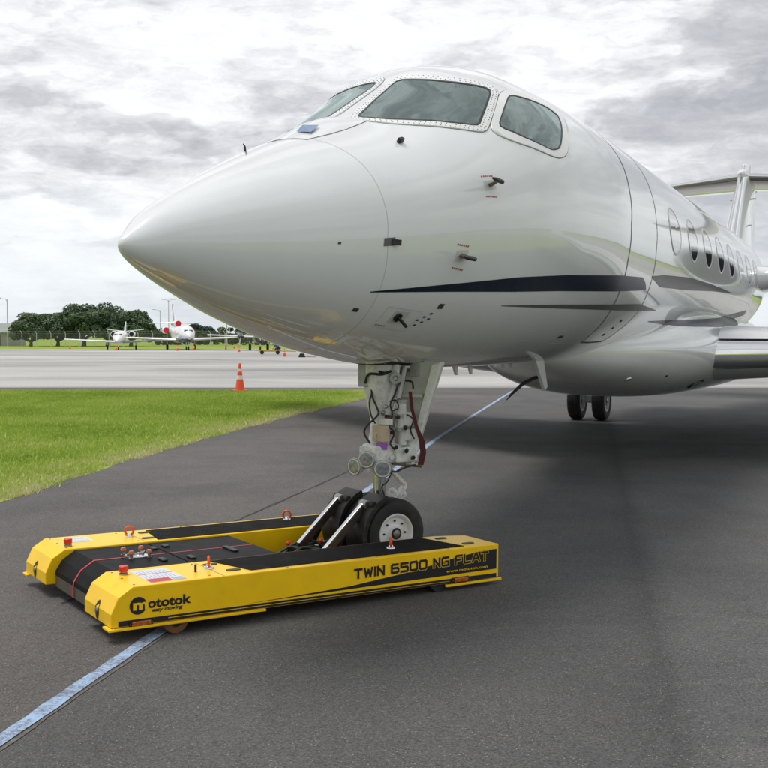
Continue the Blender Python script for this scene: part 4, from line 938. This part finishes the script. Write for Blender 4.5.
def hose(pts, r=.0085, m='hose'):
    P = [Vector(G(*p)) for p in pts]; Q = []
    for i in range(len(P)-1):
        p0, p1, p2, p3 = P[max(i-1, 0)], P[i], P[i+1], P[min(i+2, len(P)-1)]
        for k in range(6):
            t = k/6; Q.append(.5*((2*p1)+(p2-p0)*t+(2*p0-5*p1+4*p2-p3)*t*t+(3*p1-p0-3*p2+p3)*t**3))
    Q.append(P[-1]); return MB().tube(Q, r*.78, 8).build('hose', m, st, True)
hose([(-.06, -.05, 1.47), (-.055, -.09, 1.38), (-.02, -.13, 1.30), (-.01, -.14, 1.24), (-.09, -.14, 1.16), (-.115, -.13, 1.10), (-.07, -.13, 1.02)], .0105)
hose([(-.045, -.05, 1.44), (-.075, -.08, 1.34), (-.065, -.1, 1.24), (-.03, -.11, 1.17)], .009)
hose([(-.02, -.10, 1.58), (.04, -.13, 1.56), (.09, -.12, 1.575), (.02, -.14, 1.55), (-.08, -.10, 1.55), (-.11, -.06, 1.48)], .013)
hose([(.155, -.08, 1.50), (.12, -.11, 1.40), (.085, -.12, 1.32), (.10, -.12, 1.24), (.07, -.13, 1.16), (.115, -.13, 1.10), (.085, -.12, 1.02), (.12, -.13, .97)], .009)
hose([(.08, -.11, 1.34), (.13, -.12, 1.35), (.145, -.11, 1.29), (.10, -.12, 1.27)], .007)
hose([(.20, -.08, 1.50), (.25, -.10, 1.49), (.26, -.09, 1.44)], .010); hose([(.21, -.09, 1.24), (.26, -.11, 1.20), (.24, -.1, 1.12), (.27, -.08, 1.05)], .008)
hose([(.02, -.12, .87), (.06, -.16, .83), (.12, -.14, .80), (.20, -.10, .83), (.28, -.06, .845)], .010); hose([(.10, -.10, .80), (.06, -.12, .72), (.02, -.10, .68), (.04, -.06, .60)], .007)
hose([(.12, -.10, 1.48), (.15, -.12, 1.44), (.12, -.12, 1.36)], .005, 'steel'); hose([(-.01, -.11, 1.12), (-.03, -.13, 1.05), (.0, -.14, .97)], .005, 'steel')
MB().tube([G(.10, -.02, .86), G(.33, .06, .83)], .022, 10).build('steering_rod', 'steel', st, True)
# torque links behind the piston
for a, b_ in ((G(.06, .02, .82), G(.20, .14, .66)), (G(.20, .14, .66), G(.07, .03, .47))): MB().bar(a, b_, .05, .03).build('torque_link', 'gear_white', st, bevel=.006)
for dx, z in ((.10, .625), (.175, .605)):
    q = G(dx, -.02, z); ax = (G(-.2, -1, 0)-G(0, 0, 0)).normalized(); MB().lathe([(.017, -.02), (.034, -.02), (.036, 0), (.034, .02), (.017, .02), (.017, -.02)], 20, q, ax, cap=False).build('tow_ring', 'gear_white', st, True)
MB().tube([G(.09, 0, .60), G(.06, 0, .50)], .02, 8).build('tow_lug', 'gear_white', st)
# lower trailing door beside the strut
gd = MB().loft([[Vector((NG_S+.16+.04*k, -p, z)) for p, z in ((.10, 1.64), (.47, 1.64), (.215, .845), (.04, .83))] for k in (0, 1)])
gdo = gd.build('nose_gear_door', 'door_inner', jet, bevel=.008)
MB().loft([[Vector((NG_S+.10+.05*k, -p, z)) for p, z in ((.395, 1.62), (.47, 1.64), (.225, .85), (.19, .85))] for k in (0, 1)]).build('door_rib', 'gear_white', gdo, bevel=.006)
MB().box((NG_S+.08, -.24, .84), (NG_S+.17, -.02, .87)).build('door_sill', 'gear_white', gdo, bevel=.005)
for z in (1.38, 1.10): MB().bar((NG_S+.13, -.07, z), (NG_S+.13, -.28-.1*(z-1.0), z), .05, .025).build('door_rib', 'door_inner', gdo)
# landing lights
for dx, dy, z, tx, m_ in ((-.185, -.16, .845, -.85, 'lens'), (-.095, -.20, .905, -.30, 'lens'), (.025, -.22, .835, .05, 'lens')):
    c = G(dx, dy, z); ax = (G(tx, -1, -.05)-G(0, 0, 0)).normalized()
    lo_ = MB().lathe([(.022, -.09), (.045, -.075), (.060, -.03), (.064, .0), (.070, .002), (.070, .014), (.062, .016)], 28, c, ax).build('landing_light', 'gear_white', jet, True)
    MB().lathe([(.0605, .012), (.060, .0150), (.045, .0172), (.02, .0185), (.002, .019)], 28, c, ax, cap=False).build('lens', m_, lo_, True)
    MB().lathe([(.064, .015), (.0695, .0155), (.0695, .018), (.063, .019)], 28, c, ax, cap=False).build('bezel', 'steel', lo_, True)
    MB().tube([c-ax*.07, G(-.03, -.06, .93)], .016, 8).build('light_arm', 'gear_white', lo_)
# flat black patch on the belly skin, its colour standing for wheel-bay shade
patch('wheel_bay_shade', 'dk_opening', densify([(NG_S-.22, -math.pi/2-.2), (NG_S+.5, -math.pi/2-.2), (NG_S+.5, -math.pi/2+.2), (NG_S-.22, -math.pi/2+.2)], .1), jet, .003, 3)

# maroon webbing hanging from the gear
sr = MB(); pts = [(.235, -.16, 1.42), (.25, -.17, 1.28), (.285, -.17, 1.15), (.325, -.17, 1.04), (.335, -.17, .95), (.315, -.17, .855)]
rg = []
for i, p in enumerate(pts):
    c = jet.matrix_basis @ G(*p); wd = .013+.010*(i > 2); rg.append([c+Vector((-wd, 0, 0)), c+Vector((wd, .004, 0)), c+Vector((wd, .008, 0)), c+Vector((-wd, .004, 0))])
sr.loft(rg); so = sr.build('warning_streamer', 'maroon', smooth=True, ang=40); tag(so, 'maroon webbing streamer hanging beside the nose gear leg', 'streamer')

# ================================================================== THE TUG
TILT = .0113
tug = empty('aircraft_tug', (-1.627, 6.42, .010), (0, TILT, TA)); tag(tug, 'flat yellow and black electric aircraft tug gripping the jet\'s nose wheels', 'aircraft tug')
ZT_, TLEN, TW = .3256, 2.95, 1.871
prof = [(0, .088), (0, .17), (.045, .268), (.135, ZT_)]
def beam(v0, v1, vin, name='side_beam'):
    """v0 outer edge, v1 where the rear corner is cut, vin inner edge"""
    rings = []
    for v, ue in ((v0, TLEN), (v1, TLEN), (vin, TLEN-.25)): rings.append([(u, v, z) for u, z in prof]+[(ue, v, ZT_), (ue, v, .080), (ue-.3, v, .078), (.3, v, .086)])
    return MB().loft(rings).build(name, 'yellow', tug, bevel=.006)
nb_ = beam(0, .41, .50); fb_ = beam(TW, TW-.41, TW-.50)
# rim plate lines: front gusset frame, flanges
for v, sg, bm in ((0, -1, nb_), (TW, 1, fb_)):
    for u0, u1, zz_ in ((-.02, 1.02, .082), (2.46, 2.965, .070)):
        MB().box((u0, min(v-.002*sg, v+sg*.022), zz_-.012), (u1, max(v-.002*sg, v+sg*.022), zz_+.004)).build('flange', 'yellow', bm, bevel=.003)
    MB().box((-.022, min(v, v-sg*.09), .072), (.004, max(v, v-sg*.09), .087)).build('flange', 'yellow', bm, bevel=.003)
# front inner cheek plates and slotted lamp openings
for v0, bm in ((.245, nb_), (TW-.245, fb_)):
    el = [(.0, v0+.034*math.cos(a)*(1 if math.cos(a) > 0 else .75), .155+.058*math.sin(a)) for a in (2*math.pi*k/24 for k in range(24))]
    def onf(y, z): return (-.004 if z <= .17 else -.004+(z-.17)*.46, y, z)
    rg = [[onf(y, z) for _, y, z in el], [(onf(v0+(y-v0)*.86, .155+(z-.155)*.9)[0]+.0015, v0+(y-v0)*.86, .155+(z-.155)*.9) for _, y, z in el]]
    hl = MB().loft(rg).build('lamp_slot', 'tug_print', bm)
    MB().lathe([(.020, 0), (.018, .010), (.004, .013)], 14, (.0, v0+.006, .15), (-1, 0, .1)).build('lamp', 'steel', hl, True)
# anti-slip mats and oval hand holes
def mat_pad(pts, bm): MB().loft([[(u, v, ZT_+.0008) for u, v in pts], [(u, v, ZT_+.0045) for u, v in pts]]).build('antislip_mat', 'antislip', bm)
mat_pad([(.84, .472), (.955, .065), (2.66, .045), (2.575, .472)], nb_); mat_pad([(.84, TW-.472), (.90, TW-.055), (2.66, TW-.045), (2.575, TW-.472)], fb_)
def oval(u, v, bm, a=.045, b_=.025, rot=0):
    pts = rounded([(-a, -b_), (a, -b_), (a, b_), (-a, b_)], b_*.98, 6); c, s = math.cos(rot), math.sin(rot); P = [(u+x*c-y*s, v+x*s+y*c) for x, y in pts]
    MB().loft([[(x, y, ZT_+.0008) for x, y in P], [(u+(x-u)*.96, v+(y-v)*.96, ZT_+.0055) for x, y in P]]).build('hand_hole_cover', 'tug_print', bm)
for v, bm, m_ in ((0, nb_, 1), (TW, fb_, -1)):
    for u, q in ((.80, .37), (.86, .135), (2.70, .385), (2.755, .12)): oval(u, v+m_*q, bm, .05, .026, R(90) if False else 0)
# stop buttons and lifting rings
for u, v, bm in ((.205, .36, nb_), (.19, 1.475, fb_)):
    bt = MB().lathe([(.028, 0), (.028, .012), (.020, .014), (.020, .03)], 18, (u, v, ZT_)).build('stop_button', 'steel', bm, True); MB().lathe([(.028, .020), (.030, .028), (.030, .052), (.026, .056)], 18, (u, v, ZT_)).build('button_cap', 'red_plastic', bt, True)
def lift_ring(u, v, bm, yaw):
    bs = MB().lathe([(.034, 0), (.032, .010), (.018, .016), (.016, .024)], 18, (u, v, ZT_+.001)).build('lifting_eye', 'chrome', bm, True)
    P = [(u+.031*math.cos(a)*math.cos(yaw), v+.031*math.cos(a)*math.sin(yaw), ZT_+.044+.031*math.sin(a)) for a in (2*math.pi*k/24 for k in range(25))]
    MB().tube(P, .009, 8, False).build('ring', 'orange', bs, True)
cam_dir = math.atan2(-math.cos(TA), 1)  # plain yaw reference
lift_ring(.745, .265, nb_, R(66)); lift_ring(2.15, .24, nb_, R(60)); lift_ring(.70, 1.63, fb_, R(-30)); lift_ring(2.10, 1.74, fb_, R(-32))
MB().tube([(.625, .20, ZT_), (.625, .20, ZT_+.05)], .008, 10).build('antenna_stub', 'tug_print', nb_)
for bm, v0, m_ in ((nb_, 0, 1), (fb_, TW, -1)):     # screws and the panel joint
    for u, q in ((.16, .05), (.16, .45), (.66, .06), (.70, .44), (.155, .25), (1.2, .03), (1.9, .03), (2.5, .02)): MB().lathe([(.0085, 0), (.007, .003)], 8, (u, v0+m_*q, ZT_+.0005)).build('screw', 'steel', bm)
    MB().box((.735, min(v0, v0+m_*.49)+.003, ZT_+.0003), (.739, max(v0, v0+m_*.49)-.003, ZT_+.0008)).build('panel_joint', 'bumper', bm)
# information labels
def label(u0, u1, v0, v1, bm, red=True):
    lb_ = MB().box((u0, v0, ZT_+.0006), (u1, v1, ZT_+.0016)).build('information_label', 'label_white', bm)
    k = MB()
    for c in range(2):
        a0 = v0+(v1-v0)*(.30 if red else .06)+c*(v1-v0)*(.34 if red else .46); a1 = a0+(v1-v0)*(.30 if red else .40)
        for r_ in range(9):
            uu = u0+(u1-u0)*(.08+.095*r_); k.box((uu, a0, ZT_+.0017), (uu+(u1-u0)*.03, a0+(a1-a0)*random.uniform(.55, 1), ZT_+.0020))
    k.build('print_lines', 'label_grey', lb_)
    if red:
        MB().box((u0+.004, v0+.004, ZT_+.0018), (u0+(u1-u0)*.62, v0+(v1-v0)*.26, ZT_+.0024)).build('red_panel', 'label_red', lb_)
        MB().box((u0+(u1-u0)*.66, v0+.004, ZT_+.0018), (u0+(u1-u0)*.98, v0+(v1-v0)*.22, ZT_+.0024)).build('print_lines', 'label_grey', lb_)
        MB().box((u0+.006, v0+(v1-v0)*.62, ZT_+.0018), (u1-.006, v0+(v1-v0)*.64, ZT_+.0024)).build('red_rule', 'label_red', lb_)
label(.265, .505, .045, .425, nb_); label(.235, .42, 1.60, 1.80, fb_, False)
# centre hood: bumper plate, black hood, deck plates, red line
cv0, cv1 = .502, TW-.502; cz = ZT_-.012
hp = [(.075, .075), (.075, .175), (.115, .245), (.205, cz)]
MB().loft([[(u, v, z) for u, z in [(.07, .07), (.07, .150), (.16, .150), (.16, .07)]] for v in (cv0, cv1)]).build('bumper_plate', 'bumper', tug, bevel=.004)
hood = MB().loft([[(u, v, z) for u, z in [(.066, .152), (.070, .185), (.115, .255), (.205, cz), (.735, cz), (.735, .09), (.17, .09), (.17, .152)]] for v in (cv0, cv1)]).build('hood', 'tug_black', tug, bevel=.004)
def line(pts, wd, v, m, par, lift=.0012):
    rg = []
    for i, (u, z) in enumerate(pts):
        a = Vector(pts[max(i-1, 0)]); b_ = Vector(pts[min(i+1, len(pts)-1)]); d = (b_-a).normalized(); n = Vector((-d.y, d.x)); rg.append([(u+n.x*lift, v-wd/2, z+n.y*lift), (u+n.x*lift, v+wd/2, z+n.y*lift)])
    return MB().loft(rg, False, False).build('centre_line', m, par)
vm = .94
line([(.066, .078), (.066, .150)], .022, vm, 'tug_red', hood, .007); line([(.064, .152), (.070, .185), (.115, .255), (.205, cz), (.43, cz)], .022, vm, 'tug_red', hood, .0022)
line([(.58, cz), (.735, cz)], .016, vm, 'tug_red', hood)
dk = MB().box((.745, cv0, .12), (1.40, cv1, cz)).build('deck_plate', 'tug_black', tug, bevel=.004); line([(.75, cz), (1.39, cz)], .016, vm, 'tug_red', dk)
for u, v, par, L in ((.60, .72, hood, .10), (.69, 1.13, hood, .08), (.80, .70, dk, .10), (1.16, .84, dk, .20), (.80, 1.18, dk, .08)):
    MB().box((u-.012, v-L/2, cz+.0005), (u+.030, v+L/2, cz+.014)).build('grip', 'tug_print', par, bevel=.006)
# sensor cluster with amber knobs
cl = MB().lathe([(.085, 0), (.085, .008), (.05, .016), (.02, .018)], 28, (.50, vm, cz)).build('sensor_cluster', 'chrome', hood, True)
for du, dv in ((.065, .075), (-.065, .07), (.065, -.08), (-.06, -.075)):
    MB().lathe([(.020, 0), (.020, .008), (.011, .012), (.011, .03)], 14, (.50+du, vm+dv, cz)).build('knob_base', 'steel', cl, True)
    MB().lathe([(.012, .026), (.0195, .032), (.020, .045), (.013, .056), (.002, .058)], 16, (.50+du, vm+dv, cz)).build('amber_knob', 'amber', cl, True)
for k in range(7): lb('cluster_block', random.choice(['chrome', 'steel']), (.50+random.uniform(-.06, .06), vm+random.uniform(-.06, .06), cz+.02), (.025, .02, .018), cl, random.random(), .002)
# printed side graphics on both outer faces
def side_poly(pts, m, name, v, sg, par, lift):
    return MB().loft([[(u, v+sg*lift, z) for u, z in pts], [(u, v+sg*(lift+.0004), z) for u, z in pts]]).build(name, m, par)
for v, sg, bm in ((0, -1, nb_), (TW, 1, fb_)):
    side_poly([(.045, .092), (2.93, .080), (2.93, .110), (.045, .126)], 'tug_print', 'black_band', v, sg, bm, .0008)
    side_poly([(.36, .1075), (2.50, .094), (2.50, .0965), (.36, .111)], 'yellow', 'pin_stripe', v, sg, bm, .0016)
    side_poly([(.90, .130), (2.93, .142), (2.93, .289), (2.815, .289), (2.56, .262), (2.17, .201), (1.66, .154), (1.2, .138)], 'tug_print', 'black_wedge', v, sg, bm, .0008)
    for u in (.185, 2.595):
        ml = MB().box((u-.075, min(v+sg*.001, v+sg*.010), .080), (u+.075, max(v+sg*.001, v+sg*.010), .118)).build('side_marker', 'tug_print', bm, bevel=.003)
        MB().box((u-.060, min(v+sg*.009, v+sg*.020), .084), (u+.060, max(v+sg*.009, v+sg*.020), .115)).build('amber_lens', 'amber', ml, bevel=.005)
        for q in (-.068, .068): MB().lathe([(.005, 0), (.004, .004)], 8, (u+q, v+sg*.010, .099), (0, sg, 0)).build('screw', 'steel', ml)
    # raised gusset rim following the chamfered front
    rim = [(.012, .080), (.012, .168), (.054, .258), (.140, .308), (.60, .308)]; rim2 = [(.018, .080), (.018, .166), (.058, .254), (.142, .303), (.60, .303)]
    side_poly(rim+rim2[::-1], 'yellow', 'gusset_rim', v, sg, bm, .0012)
# lettering on the near side
def text_mesh(txt, size, ext=0.0, off=0.0, shear=0.0, sx=1.0):
    cu = bpy.data.curves.new('lettering', 'FONT'); cu.body = txt; cu.size = size; cu.offset = off; cu.shear = shear; cu.resolution_u = 4
    o = bpy.data.objects.new('lettering_tmp', cu)
    me = o.to_mesh().copy(); o.to_mesh_clear(); bpy.data.objects.remove(o)
    co = np.zeros(len(me.vertices)*3); me.vertices.foreach_get('co', co); co = co.reshape(-1, 3); co[:, 0] *= sx
    return me, co
def place_text(txt, u0, u1, zb0, zb1, hgt, m, lift, name, par=nb_, off=0.0, shear=0.0, ref='o'):
    me, co = text_mesh(txt, hgt/.55, off=off, shear=shear); x0, x1 = co[:, 0].min(), co[:, 0].max(); k = (u1-u0)/(x1-x0)
    u = u0+(co[:, 0]-x0)*k; z = zb0+(zb1-zb0)*(u-u0)/(u1-u0)+co[:, 1]
    me.vertices.foreach_set('co', np.stack([u, np.full_like(u, -lift), z], 1).reshape(-1).astype(np.float32)); me.update(); me.materials.clear(); me.materials.append(M[m])
    return link(name, me, par)
cx, cz0, cr = .168, .207, .054
side_poly([(cx+cr*math.cos(2*math.pi*k/40), cz0+cr*math.sin(2*math.pi*k/40)) for k in range(40)], 'tug_print', 'logo_disc', 0, -1, nb_, .0020)
place_text('m', .136, .232, .184, .184, .046, 'yellow', .0032, 'logo_letter', off=.0035)
place_text('ototok', .228, .510, .186, .186, .044, 'tug_print', .0030, 'logo_lettering', off=.0028)
place_text('easy moving', .255, .455, .160, .160, .0165, 'tug_print', .0030, 'slogan_lettering', off=.0009, shear=.25)
place_text('www.mototok.com', 2.47, 2.845, .160, .160, .0145, 'yellow', .0030, 'web_lettering', off=.0002)
GL = {'T': ([[(0, 1), (1, 1)], [(.5, 1), (.5, 0)]], 1), 'W': ([[(0, 1), (.25, 0), (.55, .8), (.85, 0), (1.1, 1)]], 1.1), 'I': ([[(0, 1), (0, 0)]], 0), 'N': ([[(0, 0), (0, 1), (.9, 0), (.9, 1)]], .9),
      '6': ([[(.9, 1), (.15, 1), (0, .85), (0, .1), (.12, 0), (.85, 0), (1, .12), (1, .42), (.88, .55), (0, .55)]], 1), '5': ([[(1, 1), (0, 1), (0, .56), (.88, .56), (1, .44), (1, .12), (.88, 0), (0, 0)]], 1),
      '0': ([[(.14, 0), (0, .14), (0, .86), (.14, 1), (.9, 1), (1.04, .86), (1.04, .14), (.9, 0), (.14, 0)]], 1.04), 'G': ([[(1, 1), (.14, 1), (0, .86), (0, .14), (.14, 0), (1, 0), (1, .48), (.55, .48)]], 1),
      'F': ([[(0, 0), (0, .86), (.14, 1), (1.0, 1)], [(0, .5), (.8, .5)]], 1), 'L': ([[(0, 1), (0, .12), (.12, 0), (.95, 0)]], .95), 'A': ([[(0, 0), (.45, 1), (.65, 1), (1.1, 0)], [(.2, .34), (.9, .34)]], 1.1), ' ': ([], .35)}
def stroke_text(txt, u0, u1, z0, z1, hgt, th, m, lift, name):
    tot = sum(GL[c][1]+.42 for c in txt)-.42; k = (u1-u0)/tot; mb = MB(); x = 0
    P = lambda a, b: Vector((u0+(x+a)*k, z0+(z1-z0)*((x+a)*k)/(u1-u0)+b*hgt)); lz = 0
    for c in txt:
        for pl_ in GL[c][0]:
            for a, b_ in zip(pl_[:-1], pl_[1:]):
                p, q = P(*a), P(*b_); d = (q-p).normalized()*th*.5; nn = Vector((-d.y, d.x)); lz += 1e-6; p, q = p-d*.9, q+d*.9
                mb.add([(w_.x, -lift-lz, w_.y) for w_ in (p+nn, q+nn, q-nn, p-nn)], [(0, 1, 2, 3)])
        x += GL[c][1]+.42
    o = mb.build(name, m, nb_); o['kind'] = 'stuff'; return o
stroke_text('TWIN 6500 NG FLAT', 1.70, 2.845, .205, .219, .056, .0235, 'yellow', .0022, 'lettering_outline')
stroke_text('TWIN 6500 NG FLAT', 1.70, 2.845, .205, .219, .056, .0170, 'tug_print', .0032, 'model_lettering')
# wheels
def tug_wheel(u, v, r, wd, zc, m):
    t = MB().lathe([(r*.55, -wd/2), (r*.93, -wd/2), (r, -wd*.40), (r, wd*.40), (r*.93, wd/2), (r*.55, wd/2)], 28, (u, v, zc), (0, 1, 0)).build('wheel', m, tug, True); MB().lathe([(r*.5, -wd*.52), (r*.5, wd*.52)], 20, (u, v, zc), (0, 1, 0)).build('hub', 'dark_metal', t, True)
for v in (.055, .150, TW-.055, TW-.150): tug_wheel(.42, v, .085, .080, .082, 'poly_tyre')
for v in (.075, TW-.075): tug_wheel(2.42, v, .080, .11, .080+.020, 'rubber')
MB().box((.1, cv0-.02, .07), (1.4, cv1+.02, .088)).build('chassis_plate', 'dark_metal', tug)
# wheel gripper between the beams
MB().box((1.40, cv0+.02, .045), (2.80, cv1-.02, .062)).build('lift_platform', 'dark_metal', tug, bevel=.004)
MB().box((1.42, cv0+.03, .062), (1.56, cv1-.03, .20)).build('cross_member', 'tug_print', tug, bevel=.01)
for v in (.70, 1.07):
    ar = MB().bar((1.86, v, .235), (2.22, v, .575), .044, .060).build('gripper_arm', 'arm_bronze', tug, bevel=.006)
    MB().bar((1.845, v, .262), (2.20, v, .602), .040, .010).build('arm_cap', 'chrome', ar, bevel=.003)
    MB().lathe([(.03, -.045), (.035, -.04), (.035, .04), (.03, .045)], 16, (2.215, v, .58), (0, 1, 0)).build('pivot_pin', 'steel', ar, True)
    MB().bar((1.93, v+.06, .13), (2.06, v+.06, .36), .05, .05).build('hydraulic_cylinder', 'dark_metal', ar, bevel=.01); MB().tube([(2.0, v+.06, .24), (2.10, v+.06, .42)], .014, 10).build('cylinder_rod', 'chrome', ar, True)
    # paddle that presses on the tyre
    pd = []
    for k in range(9):
        a = R(205-12*k); pd.append([(2.449+rr_*math.cos(a), v+q, .345+rr_*math.sin(a)) for rr_, q in ((.285, -.125), (.285, .125), (.325, .125), (.325, -.125))])
    MB().loft(pd).build('tyre_paddle', 'dark_metal', tug, True, bevel=.006)
    MB().tube([(2.235, v-.10, .585), (2.235, v+.10, .585)], .026, 14).build('paddle_roller', 'rubber', tug, True)
    MB().box((1.80, v-.06, .062), (1.98, v+.06, .24)).build('arm_bracket', 'dark_metal', tug, bevel=.01)
    MB().box((2.06, v-.10, .062), (2.19, v+.10, .17)).build('wheel_stop', 'dark_metal', tug, bevel=.01)
for k in range(7):
    u = 1.58+.05*k; v = .62+.09*k
    pts = [(1.50+random.uniform(0, .1), v, .12), (u+.1, v+random.uniform(-.1, .1), .21+random.uniform(0, .06)), (u+.25, v+random.uniform(-.15, .15), .18), (1.95, random.choice([.70, 1.07])+random.uniform(-.05, .05), .16)]
    P = [Vector(p) for p in pts]; Q = []
    for i in range(3):
        p0, p1, p2, p3 = P[max(i-1, 0)], P[i], P[i+1], P[min(i+2, 3)]
        for j in range(5): t = j/5; Q.append(.5*((2*p1)+(p2-p0)*t+(2*p0-5*p1+4*p2-p3)*t*t+(3*p1-p0-3*p2+p3)*t**3))
    MB().tube(Q+[P[-1]], .011, 8).build('hydraulic_hose', 'green' if k == 2 else 'hose', tug, True)
for k in range(9): lb('valve', random.choice(['dark_metal', 'steel', 'tug_print', 'tug_print']), (1.64+random.uniform(0, .5), .64+random.uniform(0, .55), .15+random.uniform(0, .07)), (.05, .05, .06), tug, random.random(), .006)
for u, v in ((1.99, .98), (2.04, .78), (1.72, 1.0)): MB().lathe([(.014, 0), (.016, .02), (.008, .03)], 10, (u, v, .27), (0, -.4, 1)).build('cap', 'red_plastic', tug, True)
for s_ in (1.9, 2.0): lb('stay', 'steel', (s_, .62, .22), (.05, .03, .10), tug, .2, .008)
